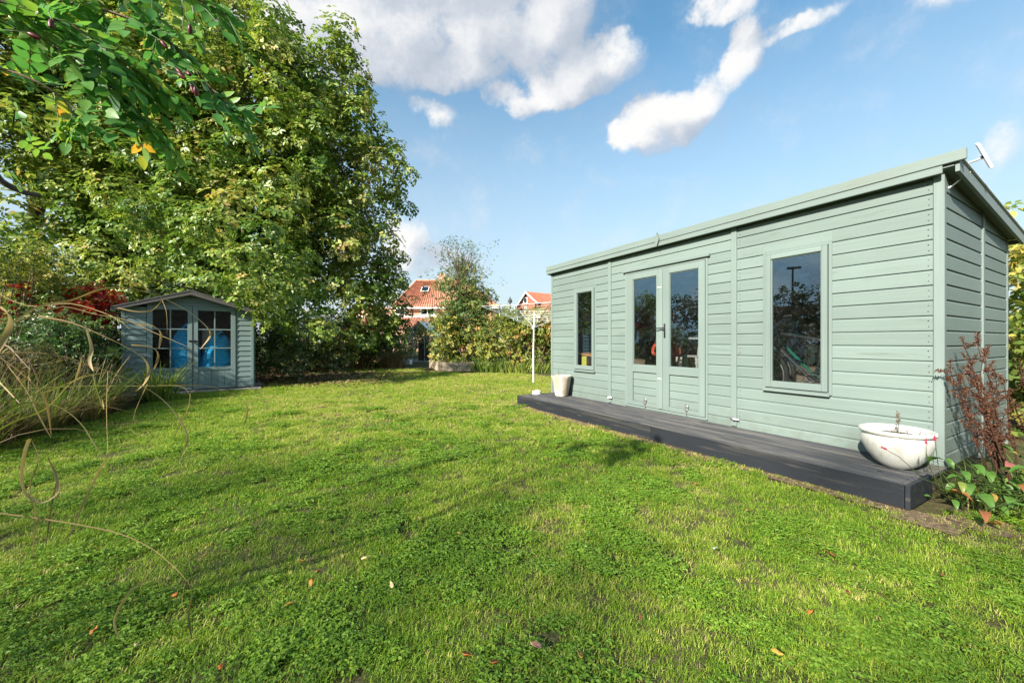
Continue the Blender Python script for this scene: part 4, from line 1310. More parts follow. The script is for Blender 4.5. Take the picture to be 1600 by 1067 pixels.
eav = gz(480, HD); rid = gz(438, HD)
MB().box(hx0, hx1, 0, 8, 0, eav - .05).build('wall', M['brick'], H1)
rfh = bpy.data.objects.new('roof', None); C.objects.link(rfh); rfh.parent = H1
rx0, rx1 = gx(651, HD + 4), gx(725, HD + 4)
ex0, ex1 = gx(612, HD - .5), hx1 + .4
tile_roof(rfh, [(ex0, -.45, eav - .1), (ex1, -.45, eav - .1), (rx1, 4, rid + .5), (rx0, 4, rid + .5)], 44, 16)
tile_roof(rfh, [(ex0, 8.4, eav - .1), (ex0, -.45, eav - .1), (rx0, 3.9, rid + .5), (rx0, 4, rid + .5)], 24, 16)
tile_roof(rfh, [(ex1, -.45, eav - .1), (ex1, 8.4, eav - .1), (rx1, 4, rid + .5), (rx1, 3.9, rid + .5)], 24, 16)
rg_ = MB(); rg_.tube([(ex0, -.45, eav), (rx0, 4, rid + .56), (rx1, 4, rid + .56), (ex1, -.45, eav)], .13, 6); rg_.build('ridge_tiles', M['roof_tile'], rfh)
MB().box(ex0, ex1, -.62, -.46, eav - .26, eav - .10).build('gutter', M['white_frame'], rfh)
MB().box(rx0 + 2.9, rx0 + 3.9, 3.2, 4.6, rid - .6, rid + 1.1, .03).build('chimney', M['brick'], rfh)
for k in (0, 1): MB().lathe([(.13, rid + 1.1), (.15, rid + 1.45), (.10, rid + 1.45), (.09, rid + 1.15)], 10, rx0 + 3.2 + .45 * k, 3.9).build('chimney_pot', M['roof_tile'], rfh)
def house_window(parent, x0, x1, z0, z1, y, bars_=(.5,), head=True):
    e = bpy.data.objects.new('window', None); C.objects.link(e); e.parent = parent
    b = MB(); t = .10
    b.box(x0, x0 + t, y - .06, y - .005, z0, z1); b.box(x1 - t, x1, y - .06, y - .005, z0, z1); b.box(x0 + t, x1 - t, y - .06, y - .005, z0, z0 + t); b.box(x0 + t, x1 - t, y - .06, y - .005, z1 - t, z1)
    for f in bars_: b.box(x0 + (x1 - x0) * f - .05, x0 + (x1 - x0) * f + .05, y - .058, y - .006, z0 + t, z1 - t)
    if head: b.box(x0 + t, x1 - t, y - .057, y - .007, z0 + (z1 - z0) * .68 - .04, z0 + (z1 - z0) * .68 + .04)
    b.build('frame', M['white_frame'], e)
    MB().box(x0 + .05, x1 - .05, y - .03, y - .025, z0 + .05, z1 - .05).build('pane', M['house_glass'], e)
    MB().box(x0 + .05, x1 - .05, y - .012, y - .006, z0 + .05, z1 - .05).build('dark_room', M['interior'], e)
    MB().box(x0 - .08, x1 + .08, y - .12, y - .005, z0 - .10, z0 - .002).build('sill', M['white_frame'], e)
    return e
house_window(H1, gx(617.5, HD), gx(633.5, HD), gz(492, HD), gz(478.5, HD), 0)
bw_ = house_window(H1, gx(657, HD), gx(679, HD), gz(493, HD), gz(477, HD), 0)
MB().box(gx(659, HD), gx(678, HD), -.024, -.014, gz(488.5, HD), gz(482.5, HD)).build('blue_blind', M['blue_bag'], bw_)
house_window(H1, gx(700, HD), gx(722, HD), gz(493, HD), gz(477, HD), 0)
MB().tube([(gx(644, HD), -.12, 2.5), (gx(644, HD), -.12, eav - .2)], .06, 8).build('downpipe', M['dark_metal'], H1)
sk0 = HD + 2.2
sl_ = bpy.data.objects.new('skylight', None); C.objects.link(sl_); sl_.parent = H1
yc = 2.30; zc_ = eav + (rid + .6 - eav) * (yc + .45) / 4.45
ang = math.atan2(rid + .6 - eav, 4.45)
for nm, b, mt in (('frame', MB().box(-.48, .48, -.55, .55, .06, .14, .02), M['white_frame']), ('pane', MB().box(-.40, .40, -.47, .47, .142, .15), M['house_glass'])):
    o_ = b.build(nm, mt, sl_)
sl_.location = (gx(664.5, HD + yc), yc, zc_); sl_.rotation_euler = (ang, 0, 0)
# single storey extension in front with its own pantile lean-to
ey0 = -3.2
ex_a, ex_b = gx(540, HD - 3), gx(742, HD - 3)
MB().box(ex_a, ex_b, ey0, -.02, 0, gz(514, HD - 3)).build('extension_wall', M['brick'], H1)
tile_roof(rfh, [(ex_a - .2, ey0 - .3, gz(515, HD - 3)), (ex_b + .2, ey0 - .3, gz(515, HD - 3)), (ex_b + .2, -.02, gz(496.5, HD)), (ex_a - .2, -.02, gz(496.5, HD))], 46, 10)
MB().box(ex_a, ex_b, -.10, -.001, gz(496.5, HD) - .02, gz(494.5, HD)).build('flashing', M['white_frame'], H1)
# the red brick gable end further off
GD2 = 62.0
H2 = thing('gabled_house', 'distant red brick house with a white edged gable above the hedge', 'house', (0, GD2, 0))
a0, a1 = gx(810, GD2), gx(836, GD2)
zr2, ze2 = gz(456.5, GD2), gz(474, GD2)
xm2 = gx(820.5, GD2)
MB().prism([(a0, 0), (a1, 0), (a1, ze2 + .35), (xm2, zr2 - .1), (a0, ze2 - .3)], 'y', 0, .3).build('gable_wall', M['brick_red'], H2)
MB().box(a0 + .1, a1 + 5, .3, 9, 0, ze2).build('wall', M['brick_red'], H2)
rf2 = bpy.data.objects.new('roof', None); C.objects.link(rf2); rf2.parent = H2
far = Vector((5.4, 3.6, 0))
tile_roof(rf2, [(a1 + .25, -.3, ze2 + .10), (a1 + .25 + far.x, -.3 + far.y, ze2 + .10), (xm2 + far.x, far.y + .2, zr2), (xm2, -.3, zr2)], 30, 10, mat='roof_red')
tile_roof(rf2, [(a0 - .2, 9, ze2 - .4), (a0 - .2, -.3, ze2 - .4), (xm2, -.3, zr2), (xm2 + far.x, far.y + .2, zr2)], 24, 10, mat='roof_red')
vb = MB()
vb.prism([(a0 - .28, ze2 - .62), (a0 - .2, ze2 - .36), (xm2, zr2 + .06), (xm2, zr2 - .28)], 'y', -.42, -.30); vb.prism([(a1 + .33, ze2 - .16), (xm2, zr2 - .28), (xm2, zr2 + .06), (a1 + .28, ze2 + .14)], 'y', -.42, -.30)
vb.build('bargeboard', M['white_frame'], rf2)
house_window(H2, gx(817.5, GD2), gx(824, GD2), gz(475, GD2), gz(465.5, GD2), 0, (), False)
TP = thing('flue_stack', 'slender dark chimney finial on the skyline beside the airer', 'chimney', (gx(797, 60), 60, 0))
MB().tube([(0, 0, 0), (0, 0, gz(474, 60))], [.14, .10], 8).build('mast', M['lamp_grey'], TP)
MB().lathe([(.10, gz(474, 60)), (.32, gz(473, 60)), (.34, gz(470, 60)), (.12, gz(467, 60)), (.05, gz(464, 60))], 10).build('cowl', M['lamp_grey'], TP)

# ------------------------------------------------------------------ street lamp and neighbour's roof that the glass reflects
LP = thing('street_lamp', 'tall dark street lamp whose reflection shows in the near window', 'street lamp', (-21.8, 1.35, 0))
MB().tube([(0, 0, 0), (0, 0, 1.2), (0, 0, 5.2), (.06, .0, 5.5)], [.09, .08, .055, .05], 10).build('post', M['lamp_grey'], LP, smooth=True)
MB().box(-.12, .18, -.42, .30, 5.5, 5.62, .03).build('lantern', M['lamp_grey'], LP)
NB = thing('neighbour_garage', 'low garage roof beyond the side boundary seen in the window reflections', 'garage', (-18.5, 3.6, 0))
MB().box(-1.6, 1.6, -2.2, 2.6, 0, 2.3).build('wall', M['render_white'], NB)
tile_roof(NB, [(1.8, -2.4, 2.3), (1.8, 2.8, 2.3), (0, 2.8, 3.0), (0, -2.4, 3.0)], 22, 6, name='roof'); tile_roof(NB, [(-1.8, 2.8, 2.3), (-1.8, -2.4, 2.3), (0, -2.4, 3.0), (0, 2.8, 3.0)], 22, 6, name='roof')

# ------------------------------------------------------------------ trees
def ell_clumps(c, r, n, rmin, rmax, rng, lo=.74, hi=1.02, front=0.65, zmin=1.0, flat=None):
    out = []
    while len(out) < n:
        u = rng.normal(size=3); u /= np.linalg.norm(u)
        if u[1] > 0 and rng.random() < front: u[1] = -u[1]
        k = lo + (hi - lo) * rng.random()
        p = np.array(c) + u * np.array(r) * k
        if p[2] < zmin: continue
        out.append((*p, rmin + (rmax - rmin) * rng.random()))
    return out
def branch_set(trunk_top, base, clumps, rng, r0, nmain=14, per=4, z0=1.2):
    """trunk with limbs that reach into the clumps"""
    b = MB()
    base, top = Vector(base), Vector(trunk_top)
    pts = bent(base, top, 6, 0, .02)
    b.tube([base - Vector((0, 0, .15))] + pts, [r0 * 1.5] + [r0 * (1.25 - .95 * i / 6) for i in range(7)], 10)
    cl = list(clumps); random.shuffle(cl)
    mains = []
    for c in cl[:nmain]:
        q = Vector(c[:3])
        h = min(max(z0, q.z - (q - base).length * .35), top.z)
        t = (h - base.z) / max(.1, top.z - base.z)
        s = base.lerp(top, max(.1, min(1, t)))
        p = bent(s, q, 5, .04, .05)
        b.tube(p, [r0 * .45 * (1 - .17 * i) for i in range(6)], 6)
        mains.append(p)
    for c in cl[nmain:nmain + nmain * per]:
        q = Vector(c[:3])
        best = min((m[k] for m in mains for k in (2, 3, 4)), key=lambda v: (v - q).length)
        b.tube(bent(best, q, 3, .03, .07), [r0 * .16, r0 * .12, r0 * .08, r0 * .05], 5)
    return b
def tree(name, label, base, top, clumps, leaf_mat, density, leaf, shape, seed, r0=.2, nmain=14, group=None, bark='bark', near_y=-99.0, **kw):
    rng = np.random.default_rng(seed)
    e = thing(name, label, 'tree', base, 0, group)
    B = Vector(base)
    b = branch_set(top, base, clumps, rng, r0, nmain)
    b.v = [(x - B.x, y - B.y, z - B.z) for x, y, z in b.v]
    b.build('trunk', M[bark], e, smooth=True)
    near = [q for q in clumps if q[1] < near_y]
    V, T, c = clump_leaves([q for q in clumps if q[1] >= near_y], density, leaf, shape, rng, **kw)
    if near:
        V, T, c = merge([(V, T, c), clump_leaves(near, density * 2.6, leaf * .62, shape, rng, **kw)])
    V = V - np.array(base)
    foliage('crown', (V, T, c), leaf_mat, e)
    return e
rng = np.random.default_rng(5)
oc = ell_clumps((-11.2, 16.2, 7.4), (6.6, 4.6, 7.9), 430, .42, .85, rng, .70, 1.05, zmin=2.2)
oc += ell_clumps((-11.4, 16.2, 7.4), (6.6, 4.6, 7.9), 150, .8, 1.2, rng, .4, .75, .5, zmin=2.4)
oc = [(c[0] - .26 * max(0, c[2] - 8.5), *c[1:]) for c in oc]          # the head leans away from the lawn
for (px, py, D, r) in [(535, 42, 12.6, .5), (520, 70, 12.4, .7), (548, 105, 12.6, .6), (560, 145, 12.6, .5), (560, 180, 12.4, .7), (595, 215, 12.8, .5), (612, 238, 12.8, .55), (632, 270, 12.8, .45), (612, 290, 12.7, .55), (590, 262, 12.4, .7),
                       (585, 318, 12.6, .5), (592, 350, 12.7, .5), (606, 376, 12.8, .45), (600, 410, 12.7, .6), (615, 436, 12.7, .45), (590, 445, 12.4, .6), (565, 480, 12.2, .65), (600, 495, 12.6, .6), (620, 520, 12.9, .5), (570, 525, 12.3, .6), (535, 505, 12.0, .7), (545, 450, 12.0, .7), (634, 500, 13.2, .30), (622, 405, 13.0, .35), (628, 440, 13.0, .30), (618, 462, 12.9, .40), (632, 478, 13.0, .28), (648, 468, 13.2, .18),
                       (385, 405, 8.5, .42), (412, 428, 8.7, .40), (440, 455, 9.0, .42), (395, 455, 8.6, .34), (362, 425, 8.3, .30), (345, 400, 8.3, .35), (470, 480, 9.6, .45), (445, 500, 9.4, .38), (425, 485, 9.1, .32), (500, 470, 10.2, .5), (480, 440, 10.0, .55), (505, 515, 10.8, .5), (455, 520, 9.9, .30),
                       (300, 340, 11.0, .7), (230, 330, 11.0, .7), (360, 320, 11.5, .7), (420, 330, 12.0, .7), (470, 350, 12.6, .7), (500, 400, 12.8, .7), (440, 420, 11.4, .6), (180, 300, 11.0, .7), (540, 420, 13.4, .6), (300, 385, 9.0, .5), (250, 400, 9.2, .5), (215, 425, 9.2, .45), (330, 350, 9.0, .6), (410, 370, 9.2, .6), (460, 400, 9.8, .6),
                       (352, 452, 7.75, .20), (372, 468, 7.8, .22), (392, 480, 7.9, .24), (335, 438, 7.8, .24), (310, 430, 7.9, .26), (385, 440, 8.0, .30), (410, 505, 8.8, .2), (425, 470, 8.6, .3), (150, 400, 9.6, .6), (180, 360, 9.6, .6), (540, 545, 12.4, .5), (500, 545, 12.2, .45)]:
    if D > 11.5: D, r = D * 1.2, r * 1.2
    p = at(px, py, D); oc.append((p.x, p.y, p.z, r))
oak = tree('oak_tree', 'huge spreading oak overhanging the small summerhouse at the end of the lawn', (-11.2, 16.2, 0), (-11.4, 16.2, 12.0), oc, M['oak_leaf'], 100, .182, 'folded', 21, .26, 26, rosette=5, tint0=.48, tvar=.30, up=.45, rough_n=.34, shell=.58, squash=.85, near_y=11.2)

hc = ell_clumps((-17.6, 14.2, 7.4), (5.6, 3.8, 8.0), 240, .6, 1.0, rng, .6, 1.04, .8, zmin=1.4)
tree('hawthorn_tree', 'tall leafy tree at the side boundary, partly behind the rose branches', (-17.6, 14.6, 0), (-17.6, 14.6, 11.0), hc, M['oak_leaf'], 82, .175, 'folded', 22, .2, 12, tint0=.52, tvar=.24, rough_n=.42, shell=.55)

bc = []
for i in range(84):
    t = rng.random() ** .8
    z_ = 1.3 + 3.3 * t
    rr = (1.35 * (1 - t) ** .6 + .40) * rng.random() ** .5
    a = rng.random() * 6.28
    bc.append((gx(718, 15.8) + rr * math.cos(a), 15.8 + rr * math.sin(a), z_, .30 + .15 * (1 - t)))
tree('young_tree', 'slender young tree with an airy crown rising above the hedge', (gx(715, 15.8), 15.8, 0), (gx(722, 15.8), 15.8, 4.6), bc, M['birch_leaf'], 85, .075, 'simple', 23, .06, 20, bark='twig', tint0=.45, tvar=.35)
bs = MB()
bb_ = Vector((gx(720, 15.8), 15.8, 2.2))
for i in range(110):
    a = random.random() * 6.28; rr = random.uniform(.2, 1.25); zt = random.uniform(3.4, 5.25)
    q = Vector((bb_.x + rr * math.cos(a) * (1.25 - (zt - 3.4) * .35), 15.8 + rr * math.sin(a), zt))
    bs.tube(bent(bb_ + Vector((0, 0, random.uniform(0, 1.6))), q, 4, .05, .04), [.014, .011, .009, .007, .004], 4)
BT = [o for o in bpy.data.objects if o.name == 'young_tree'][0]
B = BT.location
bs.v = [(x - gx(715, 15.8), y - 15.8, z) for x, y, z in bs.v]
bs.build('twigs', M['twig'], BT)
tw = [(*(Vector((bb_.x, 15.8, 0)) + Vector((random.gauss(0, .56), random.gauss(0, .5), 3.3 + 1.9 * random.random() ** 1.3))), .26) for _ in range(150)]
tv2 = clump_leaves(tw, 150, .052, 'diamond', rng, rosette=3, tint0=.25, tvar=.4)
V, T, c = tv2
foliage('crown_top', (V - np.array((gx(715, 15.8), 15.8, 0)), T, c), M['birch_leaf'], BT)

def hedge(name, label, cat, boxes, mat, density, leaf, shape, seed, r=(.28, .5), n=60, group=None, inner=True, **kw):
    """boxes: (x0,x1,y0,y1,z0,z1) volumes whose faces towards the lawn are covered with clumps"""
    rng = np.random.default_rng(seed)
    cl = []
    for (x0, x1, y0, y1, z0, z1, k) in boxes:
        for _ in range(k):
            x = x0 + (x1 - x0) * rng.random(); zz = z0 + (z1 - z0) * rng.random() ** .85
            y = y0 + (y1 - y0) * rng.random() ** 1.6
            cl.append((x, y, zz + .12 * rng.normal(), r[0] + (r[1] - r[0]) * rng.random()))
    base = np.array((np.mean([c[0] for c in cl]), np.mean([c[1] for c in cl]), 0))
    e = thing(name, label, cat, tuple(base), 0, group)
    b = MB()
    for c in cl[::2]:
        s = Vector((c[0] * .6 + base[0] * .4 + rng.normal() * .2, c[1] + .1, -.05))
        b.tube(bent(s, c[:3], 3, .0, .07), [.018, .014, .009, .004], 4)
    b.v = [(x - base[0], y - base[1], z) for x, y, z in b.v]
    b.build('stems', M['twig'], e)['kind'] = 'stuff'
    V, T, c = clump_leaves(cl, density, leaf, shape, rng, **kw)
    foliage('foliage', (V - base, T, c), mat, e)
    return e
hedge('mixed_hedge', 'green and yellowing hedge behind the clothes airer', 'hedge', [(gx(760, 15), gx(905, 15), 14.3, 15.6, .15, 1.95, 90), (gx(815, 15), gx(910, 15), 14.4, 15.4, .15, 1.9, 50), (gx(690, 15), gx(770, 15), 14.6, 15.8, .15, 1.9, 55), (gx(780, 16), gx(905, 16), 15.6, 16.5, 1.4, 2.25, 26)], M['hedge_leaf'], 165, .095, 'simple', 31, tint0=.44, tvar=.32)
hedge('green_shrub', 'dense green bush at the foot of the young tree', 'shrub', [(gx(684, 15.6), gx(762, 15.6), 15.0, 16.3, .2, 2.6, 60), (gx(692, 15.6), gx(768, 15.6), 15.2, 16.2, 1.8, 3.3, 46)], M['birch_leaf'], 190, .085, 'simple', 32, tint0=.50, tvar=.3)
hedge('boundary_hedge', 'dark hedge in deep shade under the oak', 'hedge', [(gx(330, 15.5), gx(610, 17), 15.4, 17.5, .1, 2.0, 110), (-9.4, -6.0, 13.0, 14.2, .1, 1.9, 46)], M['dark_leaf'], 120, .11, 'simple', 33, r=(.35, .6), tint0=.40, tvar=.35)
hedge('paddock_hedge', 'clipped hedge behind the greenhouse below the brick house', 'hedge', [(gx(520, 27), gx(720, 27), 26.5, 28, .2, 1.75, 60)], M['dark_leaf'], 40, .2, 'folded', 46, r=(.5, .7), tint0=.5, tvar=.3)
hedge('laurel_shrub', 'glossy dark green shrub beneath the low oak boughs beside the trough', 'shrub', [(gx(545, 16.5), gx(618, 16.5), 16.0, 17.6, .2, 2.1, 46)], M['shrub_leaf'], 150, .12, 'simple', 34, tint0=.38, tvar=.3)
hedge('trough_plant', 'leafy green plant growing behind the white trough', 'plant', [(gx(618, 19.3), gx(642, 19.3), 19.1, 19.6, .2, .85, 9)], M['tall_blade'], 200, .13, 'simple', 36, r=(.16, .26), tint0=.35, tvar=.3)
hedge('greenhouse_vine', 'pale yellow green climber trailing over the greenhouse front', 'climber', [(gx(650, 20.6), gx(668, 20.6), 20.4, 20.7, .9, 1.75, 8)], M['lime_leaf'], 220, .11, 'simple', 37, r=(.14, .24), tint0=.45, tvar=.3)
hedge('far_treeline', 'rounded green treetops beyond the hedge below the distant gable', 'trees', [(gx(785, 40), gx(905, 40), 39, 43, 1.5, 4.3, 40)], M['hedge_leaf'], 26, .30, 'simple', 38, r=(.7, 1.2), tint0=.34, tvar=.25)
hedge('side_boundary_hedge', 'boundary hedge beyond the side bed that the windows reflect', 'hedge', [(-10.6, -9.4, -1.0, 6.5, .2, 2.9, 90)], M['dark_leaf'], 60, .15, 'simple', 39, r=(.45, .7), tint0=.45, tvar=.35)
# behind the near end of the garden room
hedge('laburnum_bush', 'yellow green bush behind the near end of the large summerhouse', 'shrub', [(5.75, 7.6, 4.35, 5.9, .2, 2.45, 60), (5.6, 6.6, 3.9, 4.6, .1, 1.2, 16)], M['lime_leaf'], 170, .10, 'simple', 40, r=(.25, .42), tint0=.40, tvar=.4)

# planting beside the small summerhouse
hedge('lime_shrub', 'pale yellow green shrub above the red creeper', 'shrub', [(gx(-40, 7.6), gx(95, 7.6), 7.2, 8.4, 1.9, 2.9, 40), (gx(60, 7.8), gx(125, 7.8), 7.4, 8.0, 1.9, 2.35, 12), (gx(-40, 7.6), gx(60, 7.6), 7.4, 8.6, .4, 2.1, 30)], M['lime_leaf'], 260, .065, 'simple', 41, r=(.20, .36), tint0=.48, tvar=.4)
hedge('virginia_creeper', 'bright red creeper spilling over beside the small summerhouse roof', 'creeper', [(gx(128, 8.2), gx(172, 8.2), 8.0, 8.5, 1.85, 2.12, 16), (gx(-20, 7.5), gx(60, 7.5), 7.3, 7.6, 1.75, 2.0, 5), (gx(60, 7.8), gx(150, 7.8), 7.5, 7.9, 1.45, 1.85, 12), (gx(150, 8.3), gx(165, 8.3), 8.2, 8.5, 1.2, 1.8, 6)], M['red_leaf'], 420, .075, 'diamond', 42, r=(.14, .24), tint0=.45, tvar=.45, droop=.6)
hedge('mint_shrub', 'bushy green shrub with tiny pale flowers against the shed corner', 'shrub', [(gx(5, 6.6), gx(100, 6.6), 6.2, 7.2, .5, 1.55, 50), (gx(85, 7.0), gx(172, 7.0), 6.7, 7.4, .5, 1.50, 44), (gx(-30, 6.0), gx(115, 6.1), 5.7, 6.4, .35, 1.25, 46)], M['shrub_leaf'], 330, .048, 'simple', 43, r=(.16, .28), tint0=.42, tvar=.34)
hedge('withered_perennials', 'brown withered perennials between the green shrub and the dry sedge', 'plant', [(gx(-30, 5.7), gx(140, 5.9), 5.2, 6.1, .10, .95, 46)], M['straw'], 190, .11, 'strap', 47, r=(.16, .28), tint0=.28, tvar=.35, droop=.5)
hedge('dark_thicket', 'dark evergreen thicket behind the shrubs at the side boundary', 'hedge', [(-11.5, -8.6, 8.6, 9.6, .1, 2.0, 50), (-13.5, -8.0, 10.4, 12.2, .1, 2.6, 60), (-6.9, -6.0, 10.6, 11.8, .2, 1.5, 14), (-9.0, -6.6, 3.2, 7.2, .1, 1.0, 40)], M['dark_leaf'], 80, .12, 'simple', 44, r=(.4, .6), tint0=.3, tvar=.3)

# ------------------------------------------------------------------ a row of tall trees far behind the photographer that shades the near lawn
SD, SP = Vector((-SUN_TO.x, -SUN_TO.y, 0)), Vector((-SUN_TO.y, SUN_TO.x, 0))
SP = SP if SP.x > 0 else -SP
TAN = math.tan(SUN_ELEV)
BACK = 24.0
# (offset along the row, how far the treetop shadow reaches, half width of the crown)
ROW_TREES = [(-12.6, 4.6, 1.7, 'lime tree at the far end of the row behind the photographer'), (-9.6, 2.4, 1.6, 'second lime of the row behind the photographer'),
             (-6.6, .4, 1.6, 'lowest lime tree of the row behind the photographer'), (-3.9, 1.7, 1.4, 'lime tree in the middle of the row behind the photographer'),
             (-1.4, 2.4, 1.3, 'round lime tree of the row behind the photographer'), (1.2, 5.2, 1.5, 'tallest lime tree of the row behind the photographer')]
for k, (p_, s_, hw_, lab) in enumerate(ROW_TREES):
    rg = np.random.default_rng(500 + k)
    base = SP * p_ - SD * BACK
    ztop = (s_ + BACK) * TAN
    cl = []
    for _ in range(46):
        zc = ztop - .45 - 4.6 * rg.random() ** 1.1
        wv = hw_ * min(1.0, .45 + (ztop - zc) * .45)
        c_ = base + SP * (wv * (2 * rg.random() - 1)) + SD * (1.1 * rg.normal() * .6)
        cl.append((c_.x, c_.y, zc, .45 + .3 * rg.random()))
    tree('lime_tree', lab, (base.x, base.y, 0), (base.x, base.y, ztop * .9), cl, M['oak_leaf'], 16, .17, 'diamond', 600 + k, .16, 10, group='lime trees in a row behind the photographer', rosette=4, tint0=.45, tvar=.3)

# ------------------------------------------------------------------ grasses and low plants
def blades(name, mat, base, n, hgt, wid, spread, rad, seed, tint0, tvar, parent=None, arch=.8, segs=5, lean=None):
    """a tuft of long arching blades as one triangle mesh"""
    rng = np.random.default_rng(seed)
    Vs, Ts, cs, off = [], [], [], 0
    for i in range(n):
        a = rng.random() * 2 * PI
        r_ = rad * math.sqrt(rng.random())
        p = np.array((r_ * math.cos(a) * spread[0], r_ * math.sin(a) * spread[1], 0.0))
        d = np.array((math.cos(a + rng.normal() * .7), math.sin(a + rng.normal() * .7), 0))
        if lean is not None: d = unit(d + np.array(lean))
        h_ = hgt * (.55 + .6 * rng.random())
        reach = h_ * arch * (.3 + .8 * rng.random())
        sdir = np.array((-d[1], d[0], 0))
        wv = wid * (.6 + .8 * rng.random())
        droop = rng.random() * 1.0
        for k in range(segs + 1):
            t = k / segs
            q = p + d * reach * t ** 1.5 + np.array((0, 0, h_ * (t - .42 * droop * arch * t ** 3.0)))
            ww = wv * (1 - t ** 2) + .0006
            Vs += [q - sdir * ww, q + sdir * ww]
        for k in range(segs):
            o_ = off + 2 * k
            Ts += [(o_, o_ + 1, o_ + 3), (o_, o_ + 3, o_ + 2)]
        off += 2 * (segs + 1)
        cs += [float(np.clip(tint0 + tvar * rng.normal(), 0, 1))] * (2 * segs)
    me = tri_mesh(name, np.array(Vs), np.array(Ts), np.array(cs))
    o = link(name, me, mat, parent, True)
    return o
def tuft(name, label, loc, parts):
    e = thing(name, label, 'grass clump', loc)
    for kw in parts:
        blades(parent=e, base=None, **kw)
    return e
# dry sedge bank at the edge of the side bed
rs = np.random.default_rng(77)
SEDGE = [((-5.75, 4.55), .95, 0.9), ((-6.1, 5.3), 1.0, 1.0), ((-6.45, 6.05), .8, .8), ((-5.5, 3.75), 1.05, 1.0), ((-6.9, 5.0), 1.35, 1.2), ((-7.0, 6.3), 1.05, 1.1)]
desc = ['brown dried sedge at the lawn edge, middle of the side bed', 'straw coloured sedge clump behind the lawn edge in the side bed', 'dried grass clump of the side bed next to the shed shrub', 'coarse dried sedge clump at the picture edge of the side bed', 'tallest dry grass clump at the back of the side bed', 'dry grass clump under the green shrub of the side bed']
for i, ((x, y), h_, r_) in enumerate(SEDGE):
    tuft('dry_sedge', desc[i], (x, y, 0), [
        dict(name='dead_blades', mat=M['straw'], n=280, hgt=.58 * h_, wid=.0055, spread=(1, 1), rad=.42 * r_, seed=100 + i, tint0=.22, tvar=.18, arch=1.3),
        dict(name='upright_stems', mat=M['straw'], n=55, hgt=.95 * h_, wid=.0035, spread=(1, 1), rad=.40 * r_, seed=130 + i, tint0=.48, tvar=.2, arch=.45),
        dict(name='green_blades', mat=M['tall_blade'], n=210, hgt=.75 * h_, wid=.006, spread=(1, 1), rad=.4 * r_, seed=160 + i, tint0=.3, tvar=.2, arch=1.0)])
tuft('crocosmia_clump', 'bright green sword leaved clump in front of the shed door', (gx(246, 7.2), 7.2, 0), [dict(name='leaves', mat=M['tall_blade'], n=190, hgt=.72, wid=.012, spread=(1.3, .8), rad=.24, seed=201, tint0=.65, tvar=.25, arch=.9)])
tuft('iris_clump', 'green strap leaved clump at the foot of the hedge beside the raised bed', (gx(765, 13.9), 13.9, 0), [dict(name='leaves', mat=M['tall_blade'], n=160, hgt=.62, wid=.016, spread=(1.8, .6), rad=.38, seed=202, tint0=.35, tvar=.25, arch=.7)])
tuft('iris_clump', 'yellowing strap leaved clump at the hedge foot behind the airer pole', (gx(825, 13.6), 13.6, 0), [dict(name='leaves', mat=M['tall_blade'], n=200, hgt=.50, wid=.014, spread=(2.2, .6), rad=.45, seed=203, tint0=.75, tvar=.25, arch=.9)])
tuft('tussock_grass', 'brown tussock of long grass in front of the laurel', (gx(596, 16.3), 16.3, 0), [dict(name='blades', mat=M['straw'], n=500, hgt=.85, wid=.010, spread=(1.6, .8), rad=.6, seed=204, tint0=.35, tvar=.2, arch=1.1)])
tuft('tussock_grass', 'dark leafy undergrowth clump between the shed and the tussock', (gx(520, 15.6), 15.6, 0), [dict(name='blades', mat=M['straw'], n=400, hgt=.8, wid=.010, spread=(2.2, .8), rad=.7, seed=205, tint0=.2, tvar=.2, arch=1.0)])

# arching grass stems close to the camera, one plant rooted off to the side
PG = thing('arching_grass', 'tall ornamental grass with dry curling blades arching in from the side', 'grass clump', (-3.15, 1.95, 0))
PGL = Vector((-3.15, 1.95, 0))
def stem(pix, D0, D1, w0, w1, tint, seed, twist=0.0):
    pts = []
    n = len(pix)
    raw = [at(px, py, D0 + (D1 - D0) * i / (n - 1)) for i, (px, py) in enumerate(pix)]
    for i in range(n - 1):                                   # Catmull-Rom through the given points
        p0, p1, p2, p3 = raw[max(i - 1, 0)], raw[i], raw[i + 1], raw[min(i + 2, n - 1)]
        for k in range(4):
            t = k / 4
            pts.append(.5 * ((2 * p1) + (p2 - p0) * t + (2 * p0 - 5 * p1 + 4 * p2 - p3) * t * t + (3 * p1 - p0 - 3 * p2 + p3) * t ** 3))
    pts.append(raw[-1])
    pts = [p - PGL for p in pts]
    m = len(pts)
    wd = [1.2 * (w0 + (w1 - w0) * i / (m - 1)) * (1 if i < m - 3 else (m - i) / 4) for i in range(m)]
    b = MB().ribbon(pts, wd, side=(0.35, -.5, .8), fold=.35, twist=twist)
    me = b.mesh('blade')
    a = me.attributes.new('tint', 'FLOAT', 'FACE')
    nf = len(me.polygons)
    tv = [tint[0] + (tint[1] - tint[0]) * (i / max(1, nf - 1)) for i in range(nf)]
    a.data.foreach_set('value', tv)
    link('blade', me, M['straw'], PG, True)
DRY, GRN, MID = (.62, .55), (.95, .62), (.45, .60)
stem([(-60, 795), (0, 803), (60, 811), (130, 822), (190, 836), (240, 860), (275, 890), (292, 908)], 1.25, 1.35, .0042, .0024, DRY, 1)
stem([(292, 905), (299, 930), (294, 965), (300, 1000)], 1.35, 1.33, .0022, .0030, (.4, .15), 2, 1.5)
stem([(290, 905), (284, 940), (292, 962)], 1.35, 1.36, .002, .0014, MID, 3)
stem([(236, 876), (226, 905), (205, 922), (186, 950), (178, 975), (187, 1000)], 1.34, 1.30, .0022, .0034, DRY, 4, 1.0)
stem([(-40, 660), (0, 648), (40, 630), (90, 636), (125, 662), (150, 700), (166, 716)], 1.5, 1.55, .0060, .0036, GRN, 5, .8)
